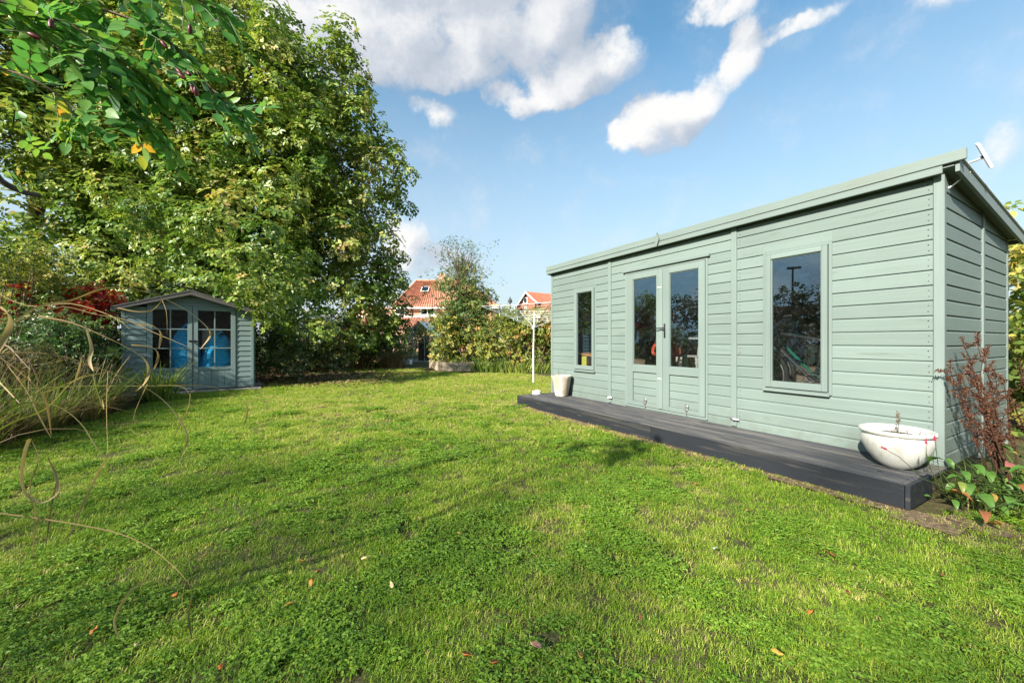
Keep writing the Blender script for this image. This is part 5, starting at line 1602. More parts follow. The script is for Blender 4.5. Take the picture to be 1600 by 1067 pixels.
stem([(166, 714), (150, 745), (128, 790), (112, 830), (95, 850)], 1.55, 1.5, .0046, .0022, DRY, 6, .9)
stem([(45, 686), (36, 715), (33, 750), (42, 775), (66, 786), (90, 770), (86, 740), (74, 715)], 1.45, 1.5, .0052, .0030, DRY, 7, 2.2)
stem([(-40, 500), (20, 505), (60, 490), (100, 480), (150, 492), (195, 500), (240, 520), (300, 545)], 2.2, 2.4, .0030, .0020, MID, 8)
stem([(20, 505), (60, 480), (110, 470), (160, 452), (203, 452), (248, 464), (293, 487), (322, 511), (328, 526), (313, 546)], 2.2, 2.3, .0045, .0050, DRY, 9, 1.4)
stem([(184, 482), (215, 488), (238, 485), (253, 470)], 2.3, 2.35, .0038, .0022, DRY, 10)
stem([(253, 470), (260, 490), (261, 525)], 2.35, 2.35, .0030, .0016, DRY, 11)
stem([(60, 495), (110, 505), (152, 522), (195, 542), (225, 562), (232, 582), (226, 600), (212, 612)], 2.1, 2.2, .0060, .0060, DRY, 12, 1.6)
stem([(-30, 612), (60, 607), (140, 604), (218, 604), (280, 604), (297, 618)], 1.9, 2.1, .0026, .0022, GRN, 13)
stem([(218, 604), (290, 603), (330, 605), (366, 617), (386, 637), (380, 672)], 2.1, 2.2, .0024, .0040, MID, 14, 1.2)
stem([(297, 616), (293, 640), (280, 665), (270, 690)], 2.1, 2.05, .0034, .0014, DRY, 15, 1.0)
stem([(215, 508), (238, 510), (251, 522), (248, 545)], 2.3, 2.3, .0046, .0058, DRY, 16, 1.4)
stem([(205, 540), (238, 544), (247, 558), (240, 578)], 2.2, 2.2, .0042, .0058, (.55, .35), 17, 1.4)
stem([(-50, 555), (30, 552), (90, 556), (150, 575), (215, 600), (262, 633), (292, 680), (284, 715)], 1.8, 1.95, .0030, .0046, MID, 18, 1.2)
stem([(0, 482), (12, 492), (14, 512), (4, 535), (-8, 560)], 1.5, 1.5, .0085, .0080, DRY, 19, 1.2)
stem([(130, 500), (136, 520), (143, 545), (140, 565), (146, 580)], 1.9, 1.85, .0060, .0052, (.66, .58), 20, 2.4)
stem([(-40, 440), (40, 478), (110, 475), (175, 495), (203, 515)], 2.4, 2.3, .0028, .0022, DRY, 21)
stem([(0, 560), (40, 590), (70, 625), (80, 680)], 1.6, 1.7, .0050, .0040, (.35, .45), 22, 1)
stem([(10, 570), (40, 610), (60, 650), (80, 685)], 1.7, 1.7, .0040, .0030, DRY, 23, 1)
stem([(145, 585), (150, 610), (162, 640), (160, 625)], 1.9, 1.85, .0040, .0040, GRN, 24, 1)
stem([(168, 580), (166, 640), (168, 700), (169, 708)], 2.0, 1.95, .0040, .0022, DRY, 25)
stem([(230, 600), (212, 640), (206, 668)], 2.1, 2.05, .0028, .0014, DRY, 26)
stem([(128, 555), (122, 580), (112, 612)], 1.9, 1.85, .0050, .0030, DRY, 27, 1)
stem([(-40, 640), (30, 622), (75, 612), (130, 590), (165, 583)], 1.7, 1.9, .0046, .0030, GRN, 28, .4)
stem([(-30, 690), (20, 660), (70, 640), (110, 600), (135, 585)], 1.6, 1.8, .0038, .0022, GRN, 29, .4)
stem([(50, 690), (60, 720), (46, 760), (55, 800), (50, 870)], 1.5, 1.45, .0020, .0032, MID, 30, .6)
stem([(75, 715), (88, 745), (80, 790), (72, 850)], 1.5, 1.48, .0018, .0030, (.4, .2), 31, .6)
rr_ = random.Random(4)
for i in range(15):                                          # the rest of the plant: blades that rise from the crown and nod over
    az = rr_.uniform(-1.1, .9)
    L = rr_.uniform(.5, 1.15); hh = rr_.uniform(.7, 1.75)
    p0 = Vector((rr_.gauss(0, .10), rr_.gauss(0, .10), 0))
    d = Vector((math.cos(az), math.sin(az), 0))
    pts = [p0 + d * L * t ** 1.6 + Vector((0, 0, hh * (1.55 * t - .85 * t ** 3))) for t in [k / 9 for k in range(10)]]
    b = MB().ribbon(pts, [.005 * (1 - .5 * k / 9) if k < 9 else .0008 for k in range(10)], side=(-d.y, d.x, 0), fold=.35, twist=rr_.uniform(-1.5, 1.5))
    me = b.mesh('blade'); a = me.attributes.new('tint', 'FLOAT', 'FACE')
    t0 = rr_.choice((.6, .55, .4, .9, .95, .35))
    a.data.foreach_set('value', [t0] * len(me.polygons))
    link('blade', me, M['straw'], PG, True)

# ------------------------------------------------------------------ rose branches hanging in at the top corner
RO = thing('climbing_rose', 'rose branches with compound leaves and dark red hips hanging in overhead', 'rose', (-2.45, .75, 0))
ROL = np.array((-2.45, .75, 0))
canes = [
    [(-260, 700, 1.0), (-240, 200, 1.05), (-60, -40, 1.15), (60, -5, 1.2), (180, 22, 1.25), (260, 62, 1.3), (320, 128, 1.32), (362, 172, 1.33)],
    [(-260, 600, 1.0), (-200, 120, 1.05), (-60, 35, 1.1), (60, 62, 1.15), (140, 112, 1.2), (200, 160, 1.22), (236, 204, 1.25)],
    [(-260, 650, 1.0), (-200, -60, 1.05), (-20, -110, 1.15), (120, -70, 1.2), (240, -30, 1.25), (335, 12, 1.3)],
    [(-240, 500, 1.1), (-120, 120, 1.2), (-20, 105, 1.3), (60, 130, 1.35), (110, 165, 1.4), (122, 180, 1.4)],
    [(-200, 460, 1.5), (-60, 230, 1.6), (0, 282, 1.7), (35, 300, 1.75), (62, 306, 1.8)],
    [(-230, 500, 1.0), (-150, -20, 1.05), (-60, -20, 1.0), (40, 20, 1.05), (110, 40, 1.1), (180, 90, 1.15), (225, 120, 1.2)],
]
rng = np.random.default_rng(91)
lp, ld_, ln_, ls_, lt_ = [], [], [], [], []
def compound(p, d, L, tint):
    """one pinnate leaf: rachis with paired leaflets and a terminal one"""
    d = Vector(d).normalized()
    side_ = d.cross(Vector((0, 0, 1)))
    if side_.length < .05: side_ = Vector((1, 0, 0))
    side_.normalize()
    side_ = (Matrix.Rotation(rng.normal() * .5, 3, d) @ side_)
    nrm = side_.cross(d)
    pts = []
    for k in range(5):
        t = k / 4
        pts.append(Vector(p) + d * L * t + Vector((0, 0, -.10 * L * t * t)))
    RACH.append(pts)
    for k in (1, 2, 3):
        for s in (-1, 1):
            dd = (side_ * s * .9 + d * .55 + Vector((0, 0, -.12)) + Vector(rng.normal(size=3) * .12)).normalized()
            lp.append(tuple(pts[k])); ld_.append(tuple(dd)); ln_.append(tuple(nrm + Vector(rng.normal(size=3) * .25))); ls_.append(L * (.34 + .09 * rng.random())); lt_.append(np.clip(tint + rng.normal() * .07, 0, 1))
    lp.append(tuple(pts[4])); ld_.append(tuple(d + Vector((0, 0, -.15)))); ln_.append(tuple(nrm)); ls_.append(L * .42); lt_.append(np.clip(tint, 0, 1))
RACH = []
for ci, cn in enumerate(canes):
    raw = [at(px, py, D) for px, py, D in cn]
    pts = []
    n = len(raw)
    for i in range(n - 1):
        p0, p1, p2, p3 = raw[max(i - 1, 0)], raw[i], raw[i + 1], raw[min(i + 2, n - 1)]
        for k in range(5):
            t = k / 5
            pts.append(.5 * ((2 * p1) + (p2 - p0) * t + (2 * p0 - 5 * p1 + 4 * p2 - p3) * t * t + (3 * p1 - p0 - 3 * p2 + p3) * t ** 3))
    pts.append(raw[-1])
    m = len(pts)
    rad = [.007 * (1 - .75 * i / m) for i in range(m)]
    if ci == 4: rad = [.016 * (1 - .4 * i / m) for i in range(m)]
    root = Vector((-2.45 - .28 * ci, .75 - .22 * ci + .3 * (ci % 2), -.03))
    full = [root] + pts
    b = MB().tube([v - Vector(ROL) for v in full], [.007] + rad, 7)
    b.build('cane', M['twig'] if ci != 4 else M['bark'], RO, smooth=True)
    if ci == 4: continue
    start = int(m * .38)
    for i in range(start, m):
        for _ in range(1 + (i % 2) if ci != 3 else 1):
            tdir = (pts[min(i + 1, m - 1)] - pts[max(i - 1, 0)]).normalized()
            d = tdir * .7 + Vector(rng.normal(size=3) * .55) + Vector((0, 0, -.35))
            old = rng.random() < (.04 if ci != 3 else .22)
            compound(pts[i], d, .085 + .05 * rng.random(), (0.72 + .16 * rng.random()) if old else .50 + .12 * rng.normal())
for (px, py, D) in [(10, 262, 1.5), (30, 214, 1.45), (128, 182, 1.4), (262, 58, 1.3), (318, 40, 1.3), (14, 150, 1.4), (60, 20, 1.2), (250, 20, 1.3), (150, 60, 1.2), (300, 10, 1.25), (345, 8, 1.3)]:
    compound(at(px, py, D), rng.normal(size=3) * .4 + np.array((.3, 0, -.5)), .10, .45 + .28 * rng.random())
V, T, c = leaf_arrays(np.array(lp), np.array(ld_), np.array(ln_), np.array(ls_), 'ovate', np.array(lt_))
foliage('leaves', (V - ROL, T, c), M['rose_leaf'], RO)
rb = MB()
for pts in RACH: rb.tube([p - Vector(ROL) for p in pts], [.0013, .0012, .001, .0009, .0007], 4)
rb.build('leaf_stalks', M['tall_blade'], RO)['kind'] = 'stuff'
for (px, py, D) in [(297, 47, 1.3), (256, 70, 1.3), (280, 113, 1.3), (284, 120, 1.3), (294, 116, 1.3), (301, 141, 1.31), (306, 144, 1.31), (53, 57, 1.15), (80, 38, 1.15)]:
    q = at(px, py, D - .16) - Vector(ROL)
    hp = MB(); hp.lathe([(0, -.012), (.004, -.011), (.0062, -.003), (.0055, .006), (.003, .011), (.0012, .013)], 10)
    ho = hp.build('hip', M['hip'], RO, smooth=True)
    ho.location = q; ho.rotation_euler = (rng.normal() * .6, rng.normal() * .8, 0)
    sps = MB().tube([(0, 0, .012), (-.01, .0, .035), (-.02, .01, .06)], .0011, 4).build('stalk', M['tall_blade'], ho)

# ------------------------------------------------------------------ dock and persicaria at the near corner of the decking
DKL = Vector((3.42, 2.70, 0))
DP = thing('dock_plant', 'dead rust brown dock with tall seed spikes against the end wall', 'plant', DKL)
rng = np.random.default_rng(61)
sp, sd, sn, ss, stt = [], [], [], [], []
ds = MB()
dock_tips = [((1508, 545), (1500, 690)), ((1527, 538), (1502, 690)), ((1540, 556), (1506, 690)), ((1556, 590), (1512, 690)), ((1485, 580), (1496, 690)), ((1517, 585), (1500, 690)), ((1568, 600), (1516, 690)), ((1532, 610), (1508, 695)), ((1500, 600), (1498, 690)), ((1545, 640), (1514, 695))]
for (tx, ty), (bx_, by_) in dock_tips:
    Dt = 2.78 + rng.random() * .25
    p, q = Vector((DKL.x + rng.normal() * .05, DKL.y + rng.normal() * .05, 0)), at(tx, ty, Dt)
    pts = bent(p, q, 8, .0, .012)
    ds.tube([v - DKL for v in pts], [.006 * (1 - .08 * i) for i in range(9)], 5)
    L = (q - p).length
    for i in range(3, 9):
        for br in range(2):
            a = pts[i]
            d = ((pts[i] - pts[i - 1]).normalized() * 1.0 + Vector(rng.normal(size=3)) * .42).normalized()
            bl = L * .17 * (1.2 - i / 11)
            e_ = a + d * bl
            ds.tube([a - DKL, (a + e_) / 2 - DKL, e_ - DKL], [.002, .0016, .001], 4)
            for k in range(70):
                t = rng.random()
                w_ = a.lerp(e_, t)
                sp.append(tuple(w_ + Vector(rng.normal(size=3)) * .006)); sd.append(rng.normal(size=3) + np.array((0, 0, .3))); sn.append(rng.normal(size=3)); ss.append(.009 + .008 * rng.random()); stt.append(np.clip(.45 + .25 * rng.normal(), 0, 1))
ds.build('stems', M['dock_seed'], DP, smooth=True)
V, T, c = leaf_arrays(np.array(sp), np.array(sd), np.array(sn), np.array(ss), 'simple', np.array(stt))
foliage('seed_heads', (V - np.array(DKL), T, c), M['dock_seed'], DP)
DKL2 = Vector((3.95, 2.80, 0))
DP2 = thing('dock_plant', 'second smaller dead dock spike at the picture edge', 'plant', DKL2)
sp, sd, sn, ss, stt = [], [], [], [], []
ds = MB()
for (tx, ty) in ((1578, 620), (1592, 560), (1606, 600), (1590, 650)):
    p, q = DKL2 + Vector((rng.normal() * .04, rng.normal() * .04, 0)), at(tx, ty, 2.95)
    pts = bent(p, q, 6, 0, .015)
    ds.tube([v - DKL2 for v in pts], .004, 5)
    for i in range(2, 7):
        for k in range(64):
            w_ = pts[i - 1].lerp(pts[i], rng.random())
            sp.append(tuple(w_ + Vector(rng.normal(size=3)) * .014)); sd.append(rng.normal(size=3)); sn.append(rng.normal(size=3)); ss.append(.010 + .008 * rng.random()); stt.append(np.clip(.45 + .25 * rng.normal(), 0, 1))
ds.build('stems', M['dock_seed'], DP2)
V, T, c = leaf_arrays(np.array(sp), np.array(sd), np.array(sn), np.array(ss), 'simple', np.array(stt))
foliage('seed_heads', (V - np.array(DKL2), T, c), M['dock_seed'], DP2)

PSL = Vector((3.35, 2.42, 0))
PS = thing('persicaria_plant', 'broad leaved plant with some red and orange leaves at the decking corner', 'plant', PSL)
lp, ld_, ln_, ls_, lt_ = [], [], [], [], []
big = [(1482, 765, 2.45, .34, .88), (1500, 735, 2.5, .30, .45), (1515, 755, 2.45, .3, .40), (1530, 770, 2.4, .36, .35), (1545, 735, 2.6, .3, .45), (1560, 755, 2.6, .34, .35), (1535, 797, 2.28, .28, .92), (1578, 722, 2.6, .28, 1.0), (1592, 756, 2.45, .26, .90), (1490, 780, 2.38, .2, .4), (1560, 790, 2.35, .24, .5), (1500, 752, 2.4, .22, .62), (1585, 735, 2.7, .3, .75), (1520, 725, 2.6, .3, .4), (1600, 770, 2.5, .34, .38), (1575, 775, 2.4, .3, .42), (1552, 812, 2.22, .16, .86), (1548, 770, 2.4, .18, .80)]
stm = MB()
for (px, py, D, sz, tn_) in big:
    q = at(px, py, D)
    if q.z < .03: q.z = .03
    dx = rng.normal() * .5 - .3
    lp.append(tuple(q)); ld_.append((dx, -.8, -.25 + .3 * rng.normal())); ln_.append((rng.normal() * .3, -.35, 1)); ls_.append(sz * .34); lt_.append(tn_)
    r0_ = PSL + Vector((rng.normal() * .15 + .1, rng.normal() * .06 + .1, 0))
    stm.tube([v - PSL for v in bent(r0_, q, 3, .1, .03)], [.004, .0035, .003, .002], 5)
for k in range(300):
    q = PSL + Vector((rng.normal() * .33 + .30, rng.normal() * .20 + .10, abs(rng.normal()) * .13 + .04))
    lp.append(tuple(q)); ld_.append(rng.normal(size=3) * .7 + np.array((0, -.5, -.1))); ln_.append((rng.normal() * .4, -.3, 1)); ls_.append(.045 + .06 * rng.random()); lt_.append(np.clip(.38 + .16 * rng.normal(), 0, .78))
stm.build('stalks', M['tall_blade'], PS)
V, T, c = leaf_arrays(np.array(lp), np.array(ld_), np.array(ln_), np.array(ls_), 'curled', np.array(lt_))
foliage('leaves', (V - np.array(PSL), T, c), M['broad_leaf'], PS)
for pix in ([(1440, 748), (1425, 732), (1405, 714), (1385, 703)], [(1470, 765), (1455, 735), (1447, 710), (1447, 695)], [(1475, 765), (1466, 730), (1463, 705), (1461, 690)]):
    pts = [at(px, py, 2.45 - .0 * i) for i, (px, py) in enumerate(pix)]
    pts = [Vector((PSL.x - .12, PSL.y + .02, .02))] + pts
    fs = MB().tube([p - PSL for p in pts], [.002] * 4 + [.0015], 5).build('flower_stem', M['tall_blade'], PS)
    fl = MB(); d = (pts[-1] - pts[-2]).normalized()
    base_ = pts[-1] - PSL
    for k in range(40):
        q = base_ + d * (.036 * random.random()) + Vector((random.gauss(0, .003), random.gauss(0, .003), random.gauss(0, .003)))
        fl.tube([q, q + Vector((random.gauss(0, .003), random.gauss(0, .003), .003))], [.0022, .0012], 4)
    fl.build('flower_spike', M['pink_flower'], fs)
tuft('long_grass', 'unmown long grass around the docks at the end of the decking', (3.85, 2.55, 0), [dict(name='blades', mat=M['tall_blade'], n=900, hgt=.26, wid=.003, spread=(1.5, .6), rad=.62, seed=301, tint0=.30, tvar=.25, arch=1.1), dict(name='dead_blades', mat=M['straw'], n=260, hgt=.22, wid=.0028, spread=(1.5, .6), rad=.6, seed=302, tint0=.55, tvar=.15, arch=1.3)])

# ------------------------------------------------------------------ lawn
from mathutils import noise as mn
DF0, DF1 = Vector((2.582, 2.528)), Vector((.133, 6.77))          # lawn edge of the decking
ddir = (DF0 - DF1).normalized(); dn = Vector((-ddir.y, ddir.x))
if dn.dot(Vector((-1, -1))) < 0: dn = -dn                          # towards the lawn
EDGE = [(-3.2, .2), (-3.6, 1.6), (-5.0, 3.3), (-5.35, 4.0), (-5.75, 5.2), (-6.3, 6.7), (-6.7, 7.3), (-7.4, 7.55), (-6.0, 8.95), (-6.4, 10.2), (-7.0, 13.0), (-7.0, 15.6)]
def left_edge(y):
    for (x0, y0), (x1, y1) in zip(EDGE, EDGE[1:]):
        if y0 <= y <= y1: return x0 + (x1 - x0) * (y - y0) / (y1 - y0)
    return -3.2 if y < .2 else -7.0
def deck_dist(x, y):
    v = Vector((x, y)) - DF1
    s = v.dot(-ddir) * -1
    return v.dot(dn), s
def on_lawn(x, y):
    if x < left_edge(y): return False
    d, s = deck_dist(x, y)
    if -.02 < s < 4.95 and d < .012: return d < -.80 and False
    if s >= 4.95 and d < -.05: return (x < 3.0 + .35 * (2.6 - y) + .6 and y < 2.5) or (y < 2.2)
    if s <= -.02 and d < -3.5: return False
    if y > 13.4 and x > -1.9: return False
    if y > 13.9 and -4.6 < x <= -1.9 and x > gx(662, y): return False
    if y > 15.6: return False
    if x > 1.42 * y + .2: return False
    return True
def in_view(x, y): return -1.42 * y - .15 < x < 1.42 * y + .15

def tuft_mesh(name, n, rad, h0, h1, wid, seed, tint0, tvar, flat=0.0):
    rng = np.random.default_rng(seed)
    V, T, c = [], [], []
    for i in range(n):
        a = rng.random() * 6.283; r_ = rad * math.sqrt(rng.random())
        p = np.array((r_ * math.cos(a), r_ * math.sin(a), -.004))
        b = rng.random() * 6.283
        d = np.array((math.cos(b), math.sin(b), 0)); s = np.array((-d[1], d[0], 0))
        h_ = h0 + (h1 - h0) * rng.random()
        ln = h_ * (.35 + 1.15 * rng.random()) * (1 + flat)
        w_ = wid * (.7 + .6 * rng.random())
        up = h_ * (1 - .75 * flat)
        q = p + d * ln * .35 + np.array((0, 0, up * .62)); t = p + d * ln + np.array((0, 0, up * (.95 - .3 * rng.random())))
        k = len(V)
        V += [p - s * w_, p + s * w_, q - s * w_ * .8, q + s * w_ * .8, t]
        T += [(k, k + 1, k + 3), (k, k + 3, k + 2), (k + 2, k + 3, k + 4)]
        c += [float(np.clip(tint0 + tvar * rng.normal(), 0, 1))] * 3
    return tri_mesh(name, np.array(V), np.array(T), np.array(c))
def clover_mesh(name, n, rad, seed, big=1.0):
    rng = np.random.default_rng(seed)
    pos, dr, nr, sz, ti = [], [], [], [], []
    for i in range(n):
        a = rng.random() * 6.283; r_ = rad * math.sqrt(rng.random())
        p = np.array((r_ * math.cos(a), r_ * math.sin(a), .012 + .020 * rng.random()))
        a0 = rng.random() * 6.283; tl = rng.normal(size=3) * .35 + np.array((0, 0, 1)); t0 = .5 + .22 * rng.normal(); s0 = (.0075 + .0055 * rng.random()) * big
        for k in range(3):
            b = a0 + k * 2.094
            pos.append(p); dr.append((math.cos(b), math.sin(b), -.1)); nr.append(tl); sz.append(s0 * 1.25); ti.append(np.clip(t0, 0, 1))
    V, T, c = leaf_arrays(np.array(pos), np.array(dr), np.array(nr), np.array(sz), 'simple', np.array(ti))
    V = V.copy()
    return tri_mesh(name, V, T, c)
src = bpy.data.collections.new('turf_sources')
protos = [('a_turf', tuft_mesh('turf', 46, .060, .014, .033, .0015, 1, .42, .13), 'grass'), ('b_turf', tuft_mesh('turf', 46, .060, .013, .030, .0016, 2, .36, .13), 'grass'),
          ('c_turf', tuft_mesh('turf', 40, .055, .016, .040, .0016, 3, .46, .14), 'grass'), ('d_turf', tuft_mesh('turf', 46, .062, .012, .029, .0015, 4, .52, .16), 'grass'),
          ('e_thatch', tuft_mesh('turf', 44, .062, .014, .034, .0014, 5, .74, .12, .5), 'grass'),
          ('f_clover', clover_mesh('clover', 34, .065, 6), 'clover'), ('g_clover', clover_mesh('clover', 26, .07, 7, 1.3), 'clover')]
for nm, me, mt in protos:
    me.materials.append(M[mt])
    src.objects.link(bpy.data.objects.new(nm, me))
rng = np.random.default_rng(3)
P, ROT, SCL, VAR, DRY_SUN = [], [], [], [], []
RINGS = [(.95, 2.0, 880, .72), (2.0, 3.2, 640, .82), (3.2, 5.0, 360, 1.02), (5.0, 8.0, 250, 1.12), (8.0, 11.5, 150, 1.4), (11.5, 15.6, 85, 1.8)]
for (y0, y1, dens, sc0) in RINGS:
    xl, xr = -1.45 * y1 - .2, min(1.45 * y1 + .2, 4.6)
    xl = max(xl, -7.6)
    N = int(dens * (y1 - y0) * (xr - xl))
    X = xl + (xr - xl) * rng.random(N); Y = y0 + (y1 - y0) * rng.random(N)
    for x, y, r1, r2, r3 in zip(X, Y, rng.random(N), rng.random(N), rng.random(N)):
        if not in_view(x, y) or not on_lawn(x, y): continue
        d, s = deck_dist(x, y)
        nz = mn.fractal(Vector((x * .9, y * .9, 3.1)), 1.0, 2.0, 4)            # about -1..1
        nz2 = mn.fractal(Vector((x * 2.2 + 9, y * 2.2, 1.7)), 1.0, 2.0, 3)
        dry = 0.10 * max(0, nz) + (.15 * min(1, max(0, (y - 3.6) / 3)) * (1 if x > -4.5 else .4))  # dry patches; the yellowing with distance is mostly sunlight painted into the tint
        if 0 < d < .26 and -.2 < s < 5.1:                                      # trampled strip along the decking
            k = 1 - d / .26
            wob = .5 + .8 * nz2
            if r1 < k * (.55 + .4 * wob): continue
            dry += .45 * k
        if s >= 4.9 and d < .35 and y > 1.95:
            if r1 < .4: continue
            dry += .2
        oakd = math.hypot((x + 6.2) / 3.0, (y - 11.8) / 3.0)                    # bare shade under the oak
        if oakd < 1.0:
            if r1 < 1.15 * (1.05 - oakd): continue
            dry += .20 * (1 - oakd)
        if nz > .55 and r2 < .35: dry += .14
        v = 0
        cl = nz2 + .35 * (1.0 if y < 4.4 else 0) - .22
        if cl > .12 and r2 < min(.40, .10 + .6 * cl) and y < 7: v = 5 if r3 < .65 else 6
        elif dry > .42 and r2 < .6: v = 4
        elif nz > .3 and r2 < .30: v = 4
        elif r2 < .15: v = 4
        else: v = int(r3 * 4)
        P.append((x, y, -.006)); ROT.append((rng.normal() * .08, rng.normal() * .08, r1 * 6.283)); SCL.append(sc0 * (.75 + .5 * r3) * (1 + .30 * nz2)); VAR.append(v); DRY_SUN.append(dry)
me = bpy.data.meshes.new('lawn_grass')
me.vertices.add(len(P)); me.vertices.foreach_set('co', np.array(P, dtype=np.float32).ravel())
a = me.attributes.new('rot', 'FLOAT_VECTOR', 'POINT'); a.data.foreach_set('vector', np.array(ROT, dtype=np.float32).ravel())
a = me.attributes.new('scl', 'FLOAT', 'POINT'); a.data.foreach_set('value', np.array(SCL, dtype=np.float32))
a = me.attributes.new('dry', 'FLOAT', 'POINT'); a.data.foreach_set('value', np.array(DRY_SUN, dtype=np.float32))  # carries real dryness and the painted sunlit yellow together
a = me.attributes.new('var', 'INT', 'POINT'); a.data.foreach_set('value', np.array(VAR, dtype=np.int32))
lawn = bpy.data.objects.new('lawn_grass', me)
C.objects.link(lawn)
tag(lawn, 'mown green lawn of grass and clover with dry patches', 'grass', kind='stuff')
ng = bpy.data.node_groups.new('turf_scatter', 'GeometryNodeTree')
ng.interface.new_socket('Geometry', in_out='INPUT', socket_type='NodeSocketGeometry')
ng.interface.new_socket('Geometry', in_out='OUTPUT', socket_type='NodeSocketGeometry')
gi, go = ng.nodes.new('NodeGroupInput'), ng.nodes.new('NodeGroupOutput')
ci = ng.nodes.new('GeometryNodeCollectionInfo')
ci.inputs['Collection'].default_value = src
ci.inputs['Separate Children'].default_value = True
ci.inputs['Reset Children'].default_value = True
ip = ng.nodes.new('GeometryNodeInstanceOnPoints')
ip.inputs['Pick Instance'].default_value = True
def named(nm, dt):
    n = ng.nodes.new('GeometryNodeInputNamedAttribute'); n.data_type = dt; n.inputs['Name'].default_value = nm
    return n.outputs['Attribute']
er = ng.nodes.new('FunctionNodeEulerToRotation')
L = ng.links.new
L(named('rot', 'FLOAT_VECTOR'), er.inputs[0])
L(gi.outputs[0], ip.inputs['Points']); L(ci.outputs[0], ip.inputs['Instance']); L(named('var', 'INT'), ip.inputs['Instance Index'])
L(er.outputs[0], ip.inputs['Rotation']); L(named('scl', 'FLOAT'), ip.inputs['Scale']); L(ip.outputs[0], go.inputs[0])
md = lawn.modifiers.new('scatter', 'NODES'); md.node_group = ng

# bare earth strip against the decking and at its near corner
be = MB()
pts = []
for i in range(60):
    s = -.15 + 5.3 * i / 59
    p = DF1 + ddir * s
    wv = .14 + .07 * mn.noise(Vector((s * 2.1, 0, 0))) + .03 * mn.noise(Vector((s * 7, 3, 0))) + (.12 if s > 4.85 else 0)
    q = p + dn * max(.03, wv); p2 = p - dn * .02
    pts.append((p2, q))
for p, q in pts: be.v += [(p.x, p.y, -.001), (q.x, q.y, -.001)]
for i in range(59): be.f.append((2 * i, 2 * i + 1, 2 * i + 3, 2 * i + 2))
tag(be.build('bare_earth', M['bare'], fix=False), kind='structure')
be = MB(); cpt = Vector((3.05, 2.32)); n_ = 40
be.v.append((cpt.x, cpt.y, .001))
for i in range(n_):
    a = 2 * PI * i / n_; r_ = .27 + .10 * mn.noise(Vector((math.cos(a) * 2, math.sin(a) * 2, 5)))
    be.v.append((cpt.x + r_ * 1.5 * math.cos(a), cpt.y + r_ * .62 * math.sin(a), .002))
for i in range(n_): be.f.append((0, 1 + i, 1 + (i + 1) % n_))
tag(be.build('bare_earth', M['bare'], fix=False), kind='structure')

# leaf litter under the oak
rng = np.random.default_rng(8)
N = 5200
pos = np.stack([-6.3 + rng.normal(size=N) * 1.7, 12.0 + rng.normal(size=N) * 1.6, .012 + .02 * rng.random(N)], 1)
keep = (pos[:, 1] > 9.2) & (pos[:, 1] < 15.8) & (pos[:, 0] < -2.8)
pos = pos[keep]; N = len(pos)
V, T, c = leaf_arrays(pos, np.stack([rng.normal(size=N), rng.normal(size=N), .15 * rng.normal(size=N)], 1), np.stack([.4 * rng.normal(size=N), .4 * rng.normal(size=N), np.ones(N)], 1), .06 + .06 * rng.random(N), 'simple', np.clip(.45 + .25 * rng.normal(size=N), 0, 1))
tag(foliage('leaf_litter', (V, T, c), M['litter']), 'brown leaf litter strewn in the shade under the oak', 'leaf litter', kind='stuff')

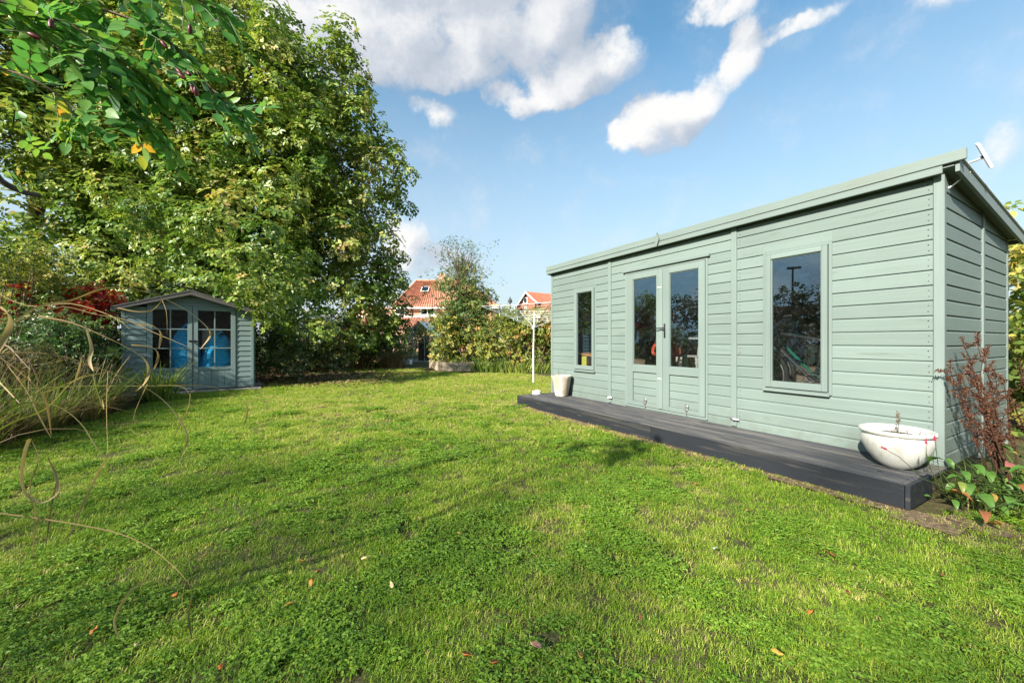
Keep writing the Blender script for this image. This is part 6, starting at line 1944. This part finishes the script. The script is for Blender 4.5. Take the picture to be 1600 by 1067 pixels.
# single fallen leaves on the lawn
LC = {}
def leaf_colour(name, col):
    if name not in LC: LC[name] = simple('fallen_leaf_' + name, col, .6, 0, .25, 60, .2)
    return LC[name]
COL = {'orange': (.40, .14, .03), 'yellow': (.42, .27, .05), 'rust': (.24, .08, .03), 'cream': (.55, .42, .22), 'pink': (.42, .22, .15), 'white': (.6, .58, .55), 'brown': (.16, .07, .04)}
FALLEN = [
    (275, 931, 'orange', .075, 'broad orange fallen leaf below the hanging end of the long dry blade'),
    (322, 867, 'yellow', .05, 'yellow fallen leaf beside the tip of the long dry blade'),
    (212, 1008, 'cream', .05, 'cream fallen leaf under the curled dry blade near the bottom edge'),
    (345, 1043, 'orange', .05, 'orange fallen leaf at the bottom edge beneath the grass stems'),
    (149, 984, 'orange', .05, 'tan orange fallen leaf, lowest one towards the side bed'),
    (470, 877, 'yellow', .055, 'yellow leaf, highest of the cluster of three fallen leaves on the near lawn'),
    (497, 893, 'orange', .05, 'small orange leaf in the middle of the near cluster of three'),
    (487, 911, 'orange', .055, 'orange leaf, lowest of the cluster of three on the near lawn'),
    (570, 872, 'cream', .05, 'curled cream leaf standing on edge beside the near cluster'),
    (454, 944, 'yellow', .06, 'crumpled yellow orange leaf below the near cluster of three'),
    (613, 914, 'cream', .06, 'long pale leaf standing upright in the grass of the near lawn'),
    (718, 834, 'yellow', .05, 'pale yellow leaf in the middle of the lawn'),
    (855, 815, 'pink', .05, 'pinkish curled leaf in the middle of the lawn'),
    (836, 1008, 'pink', .07, 'pinkish brown pointed leaf standing in clover at the bottom of the picture'),
    (729, 1024, 'orange', .06, 'orange leaf at the bottom of the picture, first of the pair in clover'),
    (772, 1036, 'orange', .055, 'orange leaf at the bottom of the picture, second of the pair in clover'),
    (906, 1024, 'yellow', .06, 'narrow yellow orange leaf right of the upright pinkish leaf'),
    (1118, 857, 'white', .05, 'curled whitish scrap of leaf out on the open lawn'),
    (1297, 866, 'rust', .065, 'curled rusty leaf on the lawn in front of the decking corner'),
    (1472, 899, 'rust', .055, 'small rusty leaf in the green grass below the decking corner'),
    (1326, 926, 'rust', .045, 'small orange brown leaf below the curled rusty one'),
    (1266, 957, 'orange', .045, 'faint orange leaf sunk in the lawn below the decking'),
    (1168, 797, 'yellow', .05, 'yellow leaf on the lawn near the joint of the decking upstand'),
    (1550, 818, 'orange', .07, 'long orange leaf on the bare earth beside the docks'),
    (1215, 1020, 'yellow', .055, 'yellow leaf at the bottom of the picture below the open lawn'),
    (1000, 963, 'rust', .04, 'small rusty leaf in the clover of the near lawn'),
    (540, 720, 'orange', .05, 'orange leaf on the shaded lawn facing the shed doors'),
    (1088, 756, 'orange', .05, 'orange leaf on the sunny lawn beside the decking'),
]
for i, (px, py, cl, sz, lab) in enumerate(FALLEN):
    D = gd(py, .03)
    tvv, ttt = LEAF['ovate']
    sz *= .68
    V = tvv.copy() * sz * np.array((.72, 1, 1))
    V[:, 2] = sz * (1.6 * tvv[:, 0] ** 2 * 2 + .5 * (tvv[:, 1] - .5) ** 2 * 2 + .05 * np.sin(tvv[:, 1] * 11 + i))
    V[:, 1] -= sz * .5
    lo = V.copy(); lo[:, 2] -= .0012
    k = len(V)
    T = np.concatenate([ttt, ttt[:, ::-1] + k])
    rim = [0, 1, 2, 3, 4, 5, 6, 7, 8, 9]
    sd_ = []
    for a, b in zip(rim, rim[1:] + rim[:1]): sd_ += [(a, b, b + k), (a, b + k, a + k)]
    T = np.concatenate([T, np.array(sd_)])
    me = tri_mesh('fallen_leaf', np.concatenate([V, lo]), T, np.zeros(len(T)))
    o = link('fallen_leaf', me, leaf_colour(cl, COL[cl]), None)
    o.location = (gx(px, D), D, .027)
    o.rotation_euler = (random.uniform(-.5, .5), random.uniform(-.5, .5), random.uniform(0, 6.28))
    tag(o, lab, 'leaf', 'single fallen leaves on the lawn')
